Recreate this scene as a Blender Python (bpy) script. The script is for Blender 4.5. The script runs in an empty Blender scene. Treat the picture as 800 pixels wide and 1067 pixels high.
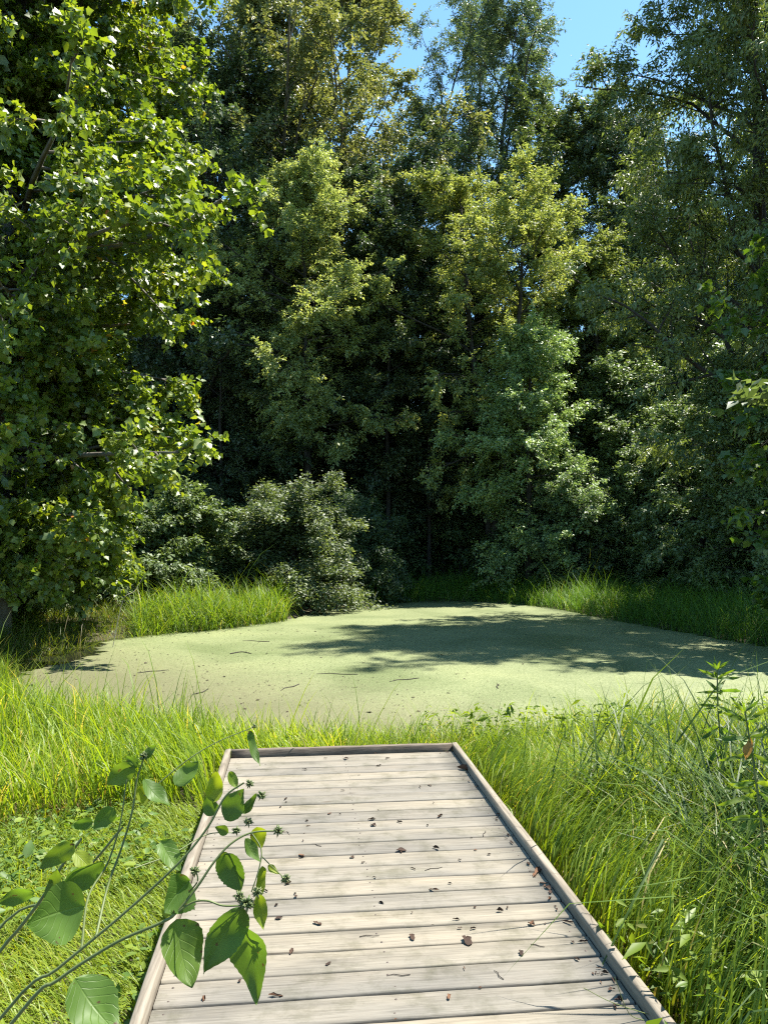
import bpy, math, random
import numpy as np
from mathutils import Vector, Matrix

# ------------------------------------------------------------------ camera, sky, sun, exposure
SC = bpy.context.scene
COL = SC.collection
CAM_Z = 1.8
PITCH = math.radians(2.11)
cam_d = bpy.data.cameras.new('camera')
cam = bpy.data.objects.new('camera', cam_d)
COL.objects.link(cam)
cam.location = (0, 0, CAM_Z)
cam.rotation_euler = (math.radians(90) + PITCH, 0, 0)
cam_d.sensor_fit = 'VERTICAL'
cam_d.sensor_height = 36.0
cam_d.lens = 27.0
cam_d.clip_start = 0.05
cam_d.clip_end = 2000
SC.camera = cam

SUN_EL, SUN_AZ = math.radians(64), math.radians(62)      # azimuth clockwise from +Y (view direction)
SUN_DIR = np.array([math.sin(SUN_AZ) * math.cos(SUN_EL), math.cos(SUN_AZ) * math.cos(SUN_EL), math.sin(SUN_EL)])
world = bpy.data.worlds.new('World')
SC.world = world
world.use_nodes = True
nt = world.node_tree
nt.nodes.clear()
sky = nt.nodes.new('ShaderNodeTexSky')
sky.sky_type = 'NISHITA'
sky.sun_disc = False
sky.sun_elevation = SUN_EL
sky.sun_rotation = SUN_AZ
sky.air_density = 1.0
sky.dust_density = 0.2
sky.ozone_density = 0.2
bg = nt.nodes.new('ShaderNodeBackground')
bg.inputs['Strength'].default_value = 0.09
wo = nt.nodes.new('ShaderNodeOutputWorld')
hue = nt.nodes.new('ShaderNodeMix')                        # a clear, slightly cyan late-summer sky
hue.data_type = 'RGBA'
hue.blend_type = 'MULTIPLY'
hue.inputs['Factor'].default_value = 1
hue.inputs['B'].default_value = (.74, 1.0, 1.06, 1)
nt.links.new(sky.outputs[0], hue.inputs['A'])
nt.links.new(hue.outputs['Result'], bg.inputs['Color'])
nt.links.new(bg.outputs[0], wo.inputs['Surface'])

sun_d = bpy.data.lights.new('sun', 'SUN')
sun_d.energy = 5.0
sun_d.angle = math.radians(0.53)
sun_d.color = (1.0, 0.95, 0.86)
sun = bpy.data.objects.new('sun', sun_d)
COL.objects.link(sun)
sun.location = (20, 20, 40)
sun.rotation_euler = Vector(SUN_DIR).to_track_quat('Z', 'Y').to_euler()

SC.view_settings.view_transform = 'Standard'
SC.view_settings.look = 'None'
SC.view_settings.gamma = 1
SC.view_settings.exposure = 1.7
SC.render.engine = 'CYCLES'
cy = SC.cycles
cy.max_bounces = 6
cy.diffuse_bounces = 3
cy.glossy_bounces = 2
cy.transmission_bounces = 4
cy.transparent_max_bounces = 4
cy.caustics_reflective = False
cy.caustics_refractive = False
cy.sample_clamp_indirect = 6
cy.use_adaptive_sampling = False
cy.filter_width = 1.2
cy.use_denoising = False

RG = np.random.default_rng(7)
random.seed(7)
F = 801.0


def at(px, py, Y):
    """world point on the ray through photo pixel (px, py) at forward distance Y"""
    a, b = (px - 400.0) / F, (533.5 - py) / F
    dy = math.cos(PITCH) - b * math.sin(PITCH)
    dz = math.sin(PITCH) + b * math.cos(PITCH)
    return np.array([a / dy * Y, Y, CAM_Z + dz / dy * Y])


# ------------------------------------------------------------------ object helpers
def tag(o, label=None, cat=None, group=None, kind=None):
    if label: o['label'] = label
    if cat: o['category'] = cat
    if group: o['group'] = group
    if kind: o['kind'] = kind
    return o


def empty(name, loc, rz=0.0, scale=1.0):
    o = bpy.data.objects.new(name, None)
    COL.objects.link(o)
    o.location = loc
    o.rotation_euler = (0, 0, rz)
    o.scale = (scale,) * 3 if not isinstance(scale, tuple) else scale
    o.empty_display_size = 0.2
    return o


def link(name, me, parent=None):
    o = bpy.data.objects.new(name, me)
    COL.objects.link(o)
    if parent is not None: o.parent = parent
    return o


def copy_tree(o, parent=None):
    c = o.copy()
    COL.objects.link(c)
    c.parent = parent
    for ch in list(o.children): copy_tree(ch, c)
    return c


def mesh_np(name, V, face_sets, mat, rnd=None, smooth=False, uv=None):
    """V (n,3); face_sets list of (m,k) int arrays; rnd list of per face floats"""
    me = bpy.data.meshes.new(name)
    V = np.ascontiguousarray(V, np.float32)
    me.vertices.add(len(V))
    me.vertices.foreach_set('co', V.ravel())
    face_sets = [np.asarray(f, np.int32) for f in face_sets if len(f)]
    loops = np.concatenate([f.ravel() for f in face_sets])
    sizes = np.concatenate([np.full(len(f), f.shape[1], np.int32) for f in face_sets])
    starts = np.concatenate([[0], np.cumsum(sizes)[:-1]]).astype(np.int32)
    me.loops.add(len(loops))
    me.loops.foreach_set('vertex_index', loops)
    me.polygons.add(len(sizes))
    me.polygons.foreach_set('loop_start', starts)
    try: me.polygons.foreach_set('loop_total', sizes)
    except Exception: pass
    if smooth: me.polygons.foreach_set('use_smooth', np.ones(len(sizes), bool))
    if rnd is not None:
        r = np.concatenate([np.asarray(x, np.float32) for x in rnd])
        at_ = me.attributes.new('rnd', 'FLOAT', 'FACE')
        at_.data.foreach_set('value', r)
    if uv is not None:
        l = me.uv_layers.new(name='UVMap')
        l.data.foreach_set('uv', np.ascontiguousarray(uv[loops], np.float32).ravel())
    me.update(calc_edges=True)
    if mat is not None: me.materials.append(mat)
    return me


def unit(a):
    return a / np.maximum(np.linalg.norm(a, axis=-1, keepdims=True), 1e-9)


class MB:
    """collects polygons of one mesh"""
    def __init__(s): s.v, s.f, s.r, s.n = [], {}, {}, 0

    def add(s, V, F_, rnd=0.5):
        V = np.asarray(V, float)
        for f in F_:
            k = len(f)
            s.f.setdefault(k, []).append([i + s.n for i in f])
            s.r.setdefault(k, []).append(rnd)
        s.v.append(V)
        s.n += len(V)

    def box(s, x0, x1, y0, y1, z0, z1, bev=0.004, rnd=0.5, jit=0.0, rng=None):
        # box with chamfered long top edges
        b = min(bev, (z1 - z0) * .4, (y1 - y0) * .4, (x1 - x0) * .4)
        V = []
        for (zx, ins) in ((z0, 0), (z1 - b, 0), (z1, b)):
            V += [(x0 + ins, y0 + ins, zx), (x1 - ins, y0 + ins, zx), (x1 - ins, y1 - ins, zx), (x0 + ins, y1 - ins, zx)]
        V = np.array(V, float)
        Fs = [(3, 2, 1, 0), (8, 9, 10, 11)]
        for l in (0, 4):
            for i in range(4):
                j = (i + 1) % 4
                Fs.append((l + i, l + j, l + 4 + j, l + 4 + i))
        s.add(V, Fs, rnd)

    def mesh(s, name, mat, smooth=False):
        V = np.concatenate(s.v)
        ks = sorted(s.f)
        return mesh_np(name, V, [np.array(s.f[k]) for k in ks], mat, [s.r[k] for k in ks], smooth)


# ------------------------------------------------------------------ materials
def new_mat(name):
    m = bpy.data.materials.new(name)
    m.use_nodes = True
    n = m.node_tree
    n.nodes.clear()
    out = n.nodes.new('ShaderNodeOutputMaterial')
    return m, n, out


def nd(n, t, **kw):
    x = n.nodes.new(t)
    for k, v in kw.items():
        if k in x.inputs: x.inputs[k].default_value = v
        else: setattr(x, k, v)
    return x


def ramp(n, stops, fac=None, interp='LINEAR'):
    r = n.nodes.new('ShaderNodeValToRGB')
    r.color_ramp.interpolation = interp
    el = r.color_ramp.elements
    while len(el) < len(stops): el.new(0.5)
    for e, (p, c) in zip(el, stops):
        e.position = p
        e.color = (*c, 1) if len(c) == 3 else c
    if fac is not None: n.links.new(fac, r.inputs[0])
    return r


def leaf_mat(name, stops, trans=0.4, rough=0.42, spec=0.5, tgain=(1.9, 1.7, 0.7), veins=False, use_tint=True, mottle=0.0):
    """leaf: per leaf colour from the face attribute, times the object's tint; reflects and lets light through"""
    m, n, out = new_mat(name)
    a = nd(n, 'ShaderNodeAttribute', attribute_name='rnd')
    r = ramp(n, stops, a.outputs['Fac'])
    col = r.outputs[0]
    if use_tint:
        oi = nd(n, 'ShaderNodeObjectInfo')
        mx = nd(n, 'ShaderNodeMix', data_type='RGBA', blend_type='MULTIPLY')
        mx.inputs['Factor'].default_value = 1
        n.links.new(col, mx.inputs['A'])
        n.links.new(oi.outputs['Color'], mx.inputs['B'])
        col = mx.outputs['Result']
    bump = None
    if mottle:
        tc = nd(n, 'ShaderNodeTexCoord')
        no = nd(n, 'ShaderNodeTexNoise', Scale=mottle, Detail=3.0)
        n.links.new(tc.outputs['Object'], no.inputs['Vector'])
        rr = ramp(n, [(0.3, (.65, .65, .6)), (0.7, (1.25, 1.2, 1.1))], no.outputs['Fac'])
        mx = nd(n, 'ShaderNodeMix', data_type='RGBA', blend_type='MULTIPLY')
        mx.inputs['Factor'].default_value = 1
        n.links.new(col, mx.inputs['A'])
        n.links.new(rr.outputs[0], mx.inputs['B'])
        col = mx.outputs['Result']
    if veins:
        uv = nd(n, 'ShaderNodeUVMap')
        sp = nd(n, 'ShaderNodeSeparateXYZ')
        n.links.new(uv.outputs[0], sp.inputs[0])
        ab = nd(n, 'ShaderNodeMath', operation='ABSOLUTE')
        n.links.new(sp.outputs[0], ab.inputs[0])
        mu = nd(n, 'ShaderNodeMath', operation='MULTIPLY_ADD')
        mu.inputs[1].default_value = -0.33
        n.links.new(ab.outputs[0], mu.inputs[0])
        n.links.new(sp.outputs[1], mu.inputs[2])
        fr = nd(n, 'ShaderNodeMath', operation='PINGPONG')
        fr.inputs[1].default_value = 0.07
        n.links.new(mu.outputs[0], fr.inputs[0])
        v1 = ramp(n, [(0.0, (1, 1, 1)), (0.012, (0, 0, 0))], fr.outputs[0])
        v2 = ramp(n, [(0.0, (1, 1, 1)), (0.06, (0, 0, 0))], ab.outputs[0])
        mxx = nd(n, 'ShaderNodeMath', operation='MAXIMUM')
        n.links.new(v1.outputs[0], mxx.inputs[0])
        n.links.new(v2.outputs[0], mxx.inputs[1])
        mx = nd(n, 'ShaderNodeMix', data_type='RGBA', blend_type='MIX')
        sc = nd(n, 'ShaderNodeMath', operation='MULTIPLY')
        sc.inputs[1].default_value = 0.2
        n.links.new(mxx.outputs[0], sc.inputs[0])
        n.links.new(sc.outputs[0], mx.inputs['Factor'])
        n.links.new(col, mx.inputs['A'])
        mx.inputs['B'].default_value = (.17, .25, .07, 1)
        col = mx.outputs['Result']
        tc2 = nd(n, 'ShaderNodeTexCoord')
        sn = nd(n, 'ShaderNodeTexNoise', Scale=95.0, Detail=2.0)
        n.links.new(tc2.outputs['Object'], sn.inputs['Vector'])
        sr = ramp(n, [(.69, (0, 0, 0)), (.73, (1, 1, 1))], sn.outputs['Fac'])
        ms = nd(n, 'ShaderNodeMix', data_type='RGBA', blend_type='MIX')
        n.links.new(sr.outputs[0], ms.inputs['Factor'])
        n.links.new(col, ms.inputs['A'])
        ms.inputs['B'].default_value = (.075, .05, .02, 1)
        col = ms.outputs['Result']
        bump = nd(n, 'ShaderNodeBump', Strength=0.35, Distance=0.002)
        n.links.new(mxx.outputs[0], bump.inputs['Height'])
    p = nd(n, 'ShaderNodeBsdfPrincipled', Roughness=rough)
    p.inputs['Specular IOR Level'].default_value = spec
    n.links.new(col, p.inputs['Base Color'])
    if bump: n.links.new(bump.outputs[0], p.inputs['Normal'])
    tm = nd(n, 'ShaderNodeMix', data_type='RGBA', blend_type='MULTIPLY')
    tm.inputs['Factor'].default_value = 1
    n.links.new(col, tm.inputs['A'])
    tm.inputs['B'].default_value = (*tgain, 1)
    t = nd(n, 'ShaderNodeBsdfTranslucent')
    n.links.new(tm.outputs['Result'], t.inputs['Color'])
    mix = nd(n, 'ShaderNodeMixShader')
    mix.inputs[0].default_value = trans
    n.links.new(p.outputs[0], mix.inputs[1])
    n.links.new(t.outputs[0], mix.inputs[2])
    n.links.new(mix.outputs[0], out.inputs['Surface'])
    return m


def noise_mat(name, stops, scale=4.0, detail=6.0, rough=0.9, bump=0.3, bdist=0.02, stretch=(1, 1, 1), spec=0.3):
    m, n, out = new_mat(name)
    tc = nd(n, 'ShaderNodeTexCoord')
    mp = nd(n, 'ShaderNodeMapping')
    mp.inputs['Scale'].default_value = stretch
    n.links.new(tc.outputs['Object'], mp.inputs[0])
    no = nd(n, 'ShaderNodeTexNoise', Scale=scale, Detail=detail, Roughness=0.62)
    n.links.new(mp.outputs[0], no.inputs['Vector'])
    r = ramp(n, stops, no.outputs['Fac'])
    p = nd(n, 'ShaderNodeBsdfPrincipled', Roughness=rough)
    p.inputs['Specular IOR Level'].default_value = spec
    n.links.new(r.outputs[0], p.inputs['Base Color'])
    b = nd(n, 'ShaderNodeBump', Strength=bump, Distance=bdist)
    n.links.new(no.outputs['Fac'], b.inputs['Height'])
    n.links.new(b.outputs[0], p.inputs['Normal'])
    n.links.new(p.outputs[0], out.inputs['Surface'])
    return m


M_BARK = noise_mat('bark', [(.3, (.020, .016, .013)), (.7, (.075, .063, .052))], 6, stretch=(3, 3, .6), bump=.8, bdist=.03)
M_PALEBARK = noise_mat('pale_bark', [(.35, (.06, .05, .04)), (.6, (.17, .155, .13))], 3, stretch=(1, 1, .7), bump=.4)
M_TWIG = noise_mat('dead_twig', [(.3, (.20, .17, .14)), (.7, (.42, .38, .32))], 20, bump=.3, bdist=.003)
M_GROUND = noise_mat('soil', [(.25, (.028, .022, .014)), (.5, (.055, .048, .025)), (.75, (.085, .075, .04))], 9, 8, .95, .9, .04)

GREEN = [(0.0, (.034, .054, .022)), (.35, (.064, .094, .036)), (.7, (.098, .132, .052)), (1.0, (.145, .172, .075))]
M_LEAF = leaf_mat('foliage', GREEN, .36, .58, .8, (1.7, 1.6, .8))
M_LEAF_GLOSS = leaf_mat('glossy_foliage', GREEN, .28, .52, 1.0, (1.6, 1.6, .8))
M_SYC = leaf_mat('lobed_foliage', [(0, (.036, .070, .012)), (.4, (.066, .112, .016)), (.8, (.11, .155, .02)), (.965, (.15, .19, .03)), (.985, (.22, .17, .03)), (1, (.28, .10, .025))], .40, .50, .9, (2.1, 1.9, .6))
M_GRASS = leaf_mat('grass_blades', [(0, (.070, .120, .016)), (.45, (.125, .195, .022)), (.88, (.19, .245, .03)), (.96, (.22, .22, .07)), (1, (.33, .28, .15))], .45, .45, .30, (2.0, 1.8, .5))
M_SEDGE = leaf_mat('sedge_blades', [(0, (.030, .065, .012)), (.5, (.050, .095, .016)), (.93, (.085, .14, .026)), (1, (.2, .18, .10))], .36, .5, .3)
M_PLANT = leaf_mat('broad_leaf', [(0, (.055, .115, .022)), (.5, (.085, .160, .028)), (1, (.19, .25, .02))], .42, .5, .35, (2.0, 1.9, .5), veins=True, use_tint=False, mottle=14)
M_STEM = noise_mat('green_stem', [(.3, (.065, .095, .026)), (.7, (.14, .165, .06))], 14, rough=.5, bump=.2, bdist=.002)
def vary(m, lo, hi):
    n = m.node_tree
    p = next(x for x in n.nodes if x.type == 'BSDF_PRINCIPLED')
    l = p.inputs['Base Color'].links[0].from_socket
    oi = nd(n, 'ShaderNodeObjectInfo')
    rr = ramp(n, [(0, lo), (.7, (1, 1, 1)), (1, hi)], oi.outputs['Random'])
    mx = nd(n, 'ShaderNodeMix', data_type='RGBA', blend_type='MULTIPLY'); mx.inputs['Factor'].default_value = 1
    n.links.new(l, mx.inputs['A']); n.links.new(rr.outputs[0], mx.inputs['B']); n.links.new(mx.outputs['Result'], p.inputs['Base Color'])
    return m


M_DRYLEAF = noise_mat('dry_leaf', [(.3, (.020, .011, .008)), (.55, (.055, .030, .018)), (.75, (.12, .075, .045))], 40, rough=.8, bump=.6, bdist=.004)


vary(M_DRYLEAF, (.5, .5, .55), (2.6, 2.3, 1.9))

# ------------------------------------------------------------------ pond outline and terrain
POND = np.array([(-4.7, 9.2), (-5.6, 11.2), (-5.4, 13.2), (-4.6, 14.6), (-3.5, 15.6), (-2.3, 17.4), (-1.6, 19.6), (-0.2, 21.6),
                 (1.4, 22.7), (3.2, 22.3), (4.5, 20.4), (5.1, 18.0), (5.9, 15.2), (6.6, 12.9), (7.6, 11.2), (7.8, 9.6), (6.3, 8.1),
                 (4.2, 7.3), (2.2, 6.75), (0.2, 6.45), (-1.4, 6.5), (-2.9, 7.1), (-4.0, 8.0)])


def smooth_loop(P, n=6):
    out = []
    N = len(P)
    for i in range(N):
        p0, p1, p2, p3 = P[i - 1], P[i], P[(i + 1) % N], P[(i + 2) % N]
        for k in range(n):
            t = k / n
            out.append(.5 * ((2 * p1) + (-p0 + p2) * t + (2 * p0 - 5 * p1 + 4 * p2 - p3) * t * t + (-p0 + 3 * p1 - 3 * p2 + p3) * t ** 3))
    return np.array(out)


POND_S = smooth_loop(POND, 5)


def pond_dist(X, Y):
    """signed distance to the pond's edge, negative inside"""
    A = POND_S
    B = np.roll(A, -1, 0)
    X = np.asarray(X, float); Y = np.asarray(Y, float)
    sh = X.shape
    x, y = X.ravel(), Y.ravel()
    d2 = np.full(x.shape, 1e18)
    ins = np.zeros(x.shape, bool)
    for a, b in zip(A, B):
        e = b - a
        t = np.clip(((x - a[0]) * e[0] + (y - a[1]) * e[1]) / (e @ e), 0, 1)
        d2 = np.minimum(d2, (x - a[0] - t * e[0]) ** 2 + (y - a[1] - t * e[1]) ** 2)
        c = ((a[1] > y) != (b[1] > y)) & (x < (b[0] - a[0]) * (y - a[1]) / (b[1] - a[1] + 1e-12) + a[0])
        ins ^= c
    d = np.sqrt(d2)
    return np.where(ins, -d, d).reshape(sh)


def ground_z(X, Y):
    X = np.asarray(X, float); Y = np.asarray(Y, float)
    d = pond_dist(X, Y)
    out = np.clip(d, 0, None)
    z = np.where(d < 0, np.maximum(-0.5, d * .45), 0.13 * (1 - np.exp(-out / .5)) + .02 * np.minimum(out, 12))
    back = np.clip(Y - 24, 0, 50)
    z = z + back * .07
    z = z + .03 * np.sin(X * 1.7 + Y * .6) * np.sin(Y * 1.3 - X * .5) * np.clip(out, 0, 1)
    return z


def build_ground():
    xs = np.concatenate([[-600, -250, -110, -60, -40, -28], np.arange(-20, 20.01, .33), [28, 40, 60, 110, 250, 600]])
    ys = np.concatenate([[-300, -100, -40, -15, -8], np.arange(-4, 34.01, .33), [38, 44, 52, 64, 76, 120, 260, 700]])
    gx, gy = np.meshgrid(xs, ys)
    gz = ground_z(gx, gy)
    V = np.stack([gx, gy, gz], -1).reshape(-1, 3)
    W, H = len(xs), len(ys)
    i = (np.arange(H - 1)[:, None] * W + np.arange(W - 1)[None]).ravel()
    Fq = np.stack([i, i + 1, i + 1 + W, i + W], -1)
    tag(link('ground', mesh_np('ground', V, [Fq], M_GROUND, smooth=True)), kind='structure')


build_ground()


def build_pond():
    # dark water, and the duckweed mat floating 4 mm above it
    m, n, out = new_mat('water')
    p = nd(n, 'ShaderNodeBsdfPrincipled', Roughness=.06)
    p.inputs['Base Color'].default_value = (.012, .014, .008, 1)
    n.links.new(p.outputs[0], out.inputs['Surface'])
    c = POND_S.mean(0)
    big = c + (POND_S - c) * 1.09
    N = len(big)
    V = np.concatenate([np.c_[big, np.zeros(N)], [[c[0], c[1], 0]]])
    Fs = np.array([(i, (i + 1) % N, N) for i in range(N)])
    tag(link('water', mesh_np('water', V, [Fs], m)), kind='structure')

    m, n, out = new_mat('duckweed')
    tc = nd(n, 'ShaderNodeTexCoord')
    pos = tc.outputs['Object']
    fine = nd(n, 'ShaderNodeTexVoronoi', Scale=70.0, feature='F1')
    n.links.new(pos, fine.inputs['Vector'])
    big_ = nd(n, 'ShaderNodeTexNoise', Scale=.55, Detail=5.0, Distortion=.6)
    n.links.new(pos, big_.inputs['Vector'])
    mid = nd(n, 'ShaderNodeTexNoise', Scale=13.0, Detail=7.0, Roughness=.78)
    n.links.new(pos, mid.inputs['Vector'])
    c1 = ramp(n, [(.0, (.092, .112, .042)), (.5, (.148, .170, .074)), (1, (.215, .230, .118))], fine.outputs['Color'])
    c2 = ramp(n, [(.34, (.66, .72, .58)), (.5, (.95, .97, .92)), (.66, (1.14, 1.12, 1.08))], big_.outputs['Fac'])
    mx = nd(n, 'ShaderNodeMix', data_type='RGBA', blend_type='MULTIPLY')
    mx.inputs['Factor'].default_value = 1
    n.links.new(c1.outputs[0], mx.inputs['A']); n.links.new(c2.outputs[0], mx.inputs['B'])
    # brownish dead mat and specks towards the near left shore
    sep = nd(n, 'ShaderNodeSeparateXYZ'); n.links.new(pos, sep.inputs[0])
    lin = nd(n, 'ShaderNodeMath', operation='MULTIPLY_ADD'); lin.inputs[1].default_value = -.16; lin.inputs[2].default_value = 1.62
    n.links.new(sep.outputs[1], lin.inputs[0])
    lx = nd(n, 'ShaderNodeMath', operation='MULTIPLY_ADD'); lx.inputs[1].default_value = -.13
    n.links.new(sep.outputs[0], lx.inputs[0]); n.links.new(lin.outputs[0], lx.inputs[2])
    a1 = nd(n, 'ShaderNodeMath', operation='ADD'); n.links.new(lx.outputs[0], a1.inputs[0]); n.links.new(mid.outputs['Fac'], a1.inputs[1])
    br = ramp(n, [(.50, (0, 0, 0)), (.95, (.75, .75, .75))], a1.outputs[0])
    mb = nd(n, 'ShaderNodeMix', data_type='RGBA', blend_type='MIX')
    n.links.new(br.outputs[0], mb.inputs['Factor']); n.links.new(mx.outputs['Result'], mb.inputs['A'])
    mb.inputs['B'].default_value = (.105, .096, .050, 1)
    # specks of open water
    sp = ramp(n, [(.33, (1, 1, 1)), (.40, (0, 0, 0))], mid.outputs['Fac'])
    ms = nd(n, 'ShaderNodeMix', data_type='RGBA', blend_type='MIX')
    sf = nd(n, 'ShaderNodeMath', operation='MULTIPLY'); sf.inputs[1].default_value = .7
    n.links.new(sp.outputs[0], sf.inputs[0]); n.links.new(sf.outputs[0], ms.inputs['Factor'])
    n.links.new(mb.outputs['Result'], ms.inputs['A']); ms.inputs['B'].default_value = (.03, .035, .018, 1)
    p = nd(n, 'ShaderNodeBsdfPrincipled', Roughness=.55)
    p.inputs['Specular IOR Level'].default_value = .45
    n.links.new(ms.outputs['Result'], p.inputs['Base Color'])
    b = nd(n, 'ShaderNodeBump', Strength=.5, Distance=.006)
    n.links.new(fine.outputs['Distance'], b.inputs['Height'])
    n.links.new(b.outputs[0], p.inputs['Normal'])
    n.links.new(p.outputs[0], out.inputs['Surface'])
    rr = np.random.default_rng(8)
    e = np.concatenate([POND_S + (np.roll(POND_S, -1, 0) - POND_S) * t for t in np.linspace(0, .9, 10)[:, None, None]], 1).reshape(-1, 2)
    N = len(e)
    q = np.arange(N)
    rag = -1.1 * np.exp(-((e[:, 0] + 5.4) ** 2 + (e[:, 1] - 11.8) ** 2) / 2.2) + .05 * np.sin(q * .23) + .06 * np.sin(q * .61 + 2) + .05 * np.sin(q * 1.7 + 1) + rr.normal(size=N) * .025 - .10
    e = e + unit(e - c) * rag[:, None]
    V = np.concatenate([np.c_[e, np.full(N, .004)], [[c[0], c[1], .004]]])
    Fs = np.array([(i, (i + 1) % N, N) for i in range(N)])
    o = link('duckweed', mesh_np('duckweed', V, [Fs], m))
    tag(o, 'pale green mat of duckweed covering the pond', 'duckweed', kind='stuff')


build_pond()

# ------------------------------------------------------------------ boardwalk
DECK_Z = 0.35
DECK_A = math.radians(6.3)
DECK_O = np.array([-0.28, 5.31])
DU = np.array([math.cos(DECK_A), math.sin(DECK_A)])
DV = np.array([-math.sin(DECK_A), math.cos(DECK_A)])
DECK_W, DECK_L = 1.59, 6.4


def deck_local(X, Y):
    p = np.stack([np.asarray(X) - DECK_O[0], np.asarray(Y) - DECK_O[1]], -1)
    return p @ DU, p @ DV


def build_deck():
    m, n, out = new_mat('weathered_boards')
    tc = nd(n, 'ShaderNodeTexCoord')
    at_ = nd(n, 'ShaderNodeAttribute', attribute_name='rnd')
    off = nd(n, 'ShaderNodeVectorMath', operation='MULTIPLY_ADD')
    off.inputs[1].default_value = (37, 11, 5)
    n.links.new(at_.outputs['Fac'], off.inputs[0]); n.links.new(tc.outputs['Object'], off.inputs[2])
    mp = nd(n, 'ShaderNodeMapping'); mp.inputs['Scale'].default_value = (1.9, 55, 55)
    n.links.new(off.outputs[0], mp.inputs[0])
    g = nd(n, 'ShaderNodeTexNoise', Scale=2.4, Detail=7.0, Roughness=.65, Distortion=.5)
    n.links.new(mp.outputs[0], g.inputs['Vector'])
    mp2 = nd(n, 'ShaderNodeMapping'); mp2.inputs['Scale'].default_value = (.8, 3.0, 3.0)
    n.links.new(off.outputs[0], mp2.inputs[0])
    st = nd(n, 'ShaderNodeTexNoise', Scale=2.2, Detail=5.0)
    n.links.new(mp2.outputs[0], st.inputs['Vector'])
    c1 = ramp(n, [(.25, (.105, .094, .078)), (.5, (.173, .157, .130)), (.78, (.230, .211, .178))], g.outputs['Fac'])
    c2 = ramp(n, [(.28, (.66, .67, .68)), (.48, (.98, .98, .96)), (.7, (1.12, 1.09, 1.03))], st.outputs['Fac'])
    c3 = ramp(n, [(0, (.76, .77, .79)), (.5, (.96, .96, .95)), (1, (1.1, 1.07, 1.0))], at_.outputs['Fac'])
    # knots
    mp3 = nd(n, 'ShaderNodeMapping'); mp3.inputs['Scale'].default_value = (2.2, 7.0, 0.0)
    n.links.new(off.outputs[0], mp3.inputs[0])
    vo = nd(n, 'ShaderNodeTexVoronoi', Scale=1.0, feature='F1')
    n.links.new(mp3.outputs[0], vo.inputs['Vector'])
    kn = ramp(n, [(.035, (.45, .38, .30)), (.085, (1, 1, 1))], vo.outputs['Distance'])
    mp4 = nd(n, 'ShaderNodeMapping'); mp4.inputs['Scale'].default_value = (1.1, 75, 75)
    n.links.new(off.outputs[0], mp4.inputs[0])
    ck = nd(n, 'ShaderNodeTexNoise', Scale=2.0, Detail=3.0)
    n.links.new(mp4.outputs[0], ck.inputs['Vector'])
    crk = ramp(n, [(.29, (.5, .47, .43)), (.33, (1, 1, 1))], ck.outputs['Fac'])
    dirt = nd(n, 'ShaderNodeTexNoise', Scale=5.5, Detail=8.0, Roughness=.7)
    n.links.new(tc.outputs['Object'], dirt.inputs['Vector'])
    drt = ramp(n, [(.34, (.66, .67, .60)), (.50, (1, 1, 1)), (.75, (1.08, 1.06, 1.04))], dirt.outputs['Fac'])
    col = c1.outputs[0]
    for c in (c2, c3, kn, crk, drt):
        mx = nd(n, 'ShaderNodeMix', data_type='RGBA', blend_type='MULTIPLY'); mx.inputs['Factor'].default_value = 1
        n.links.new(col, mx.inputs['A']); n.links.new(c.outputs[0], mx.inputs['B'])
        col = mx.outputs['Result']
    p = nd(n, 'ShaderNodeBsdfPrincipled', Roughness=.72)
    p.inputs['Specular IOR Level'].default_value = .35
    n.links.new(col, p.inputs['Base Color'])
    b = nd(n, 'ShaderNodeBump', Strength=.35, Distance=.004)
    n.links.new(g.outputs['Fac'], b.inputs['Height']); n.links.new(b.outputs[0], p.inputs['Normal'])
    n.links.new(p.outputs[0], out.inputs['Surface'])
    m_board = m

    t = empty('boardwalk', (DECK_O[0], DECK_O[1], 0), DECK_A)
    tag(t, 'weathered wooden boardwalk with low edge rails ending in the grass at the pond', 'boardwalk')
    w = DECK_W / 2
    rng = np.random.default_rng(3)
    mb = MB()
    y = -.055
    k = 0
    heads = []
    while y > -DECK_L:
        bw = .128 + rng.uniform(-.002, .002)
        x0, x1 = -w + .046, w - .046
        dz = rng.uniform(-.001, .001)
        # slightly cupped and bowed board: cut along its length
        nseg = 10
        V, Fs = [], []
        yaw = rng.uniform(-.0025, .0025)
        bow = rng.uniform(-.003, .003)
        prof = [(0, -.036), (0, -.006), (.006, 0.0), (bw * .5, -.0025 * rng.random()), (bw - .006, 0.0), (bw, -.006), (bw, -.036)]
        for i in range(nseg + 1):
            s = i / nseg
            x = x0 + (x1 - x0) * s
            for (py, pz) in prof:
                V.append((x, y - py + yaw * (x) + bow * (1 - (2 * s - 1) ** 2), DECK_Z + pz + dz + rng.normal() * .0006))
        q = len(prof)
        for i in range(nseg):
            for j in range(q):
                a, b_ = i * q + j, i * q + (j + 1) % q
                Fs.append((a, b_, b_ + q, a + q))
        Fs.append(tuple(range(q)))
        Fs.append(tuple(range(nseg * q + q - 1, nseg * q - 1, -1)))
        mb.add(V, Fs, float(rng.random()))
        for hx in (-w + .09, 0.0, w - .09):
            for f in (.22, .78):
                heads.append((hx + rng.normal() * .006, y - bw * (f + rng.normal() * .03) + yaw * hx, DECK_Z + dz - .0005))
        y -= bw + rng.uniform(.008, .012)
        k += 1
    link('decking', mb.mesh('decking', m_board), t)
    # screw heads, two at each joist
    M_SCREW = noise_mat('rusty_screw', [(.3, (.03, .022, .018)), (.7, (.09, .07, .06))], 200, rough=.6, bump=0)
    ring = [(math.cos(a) * .0045, math.sin(a) * .0045) for a in np.arange(8) * math.pi / 4]
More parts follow.
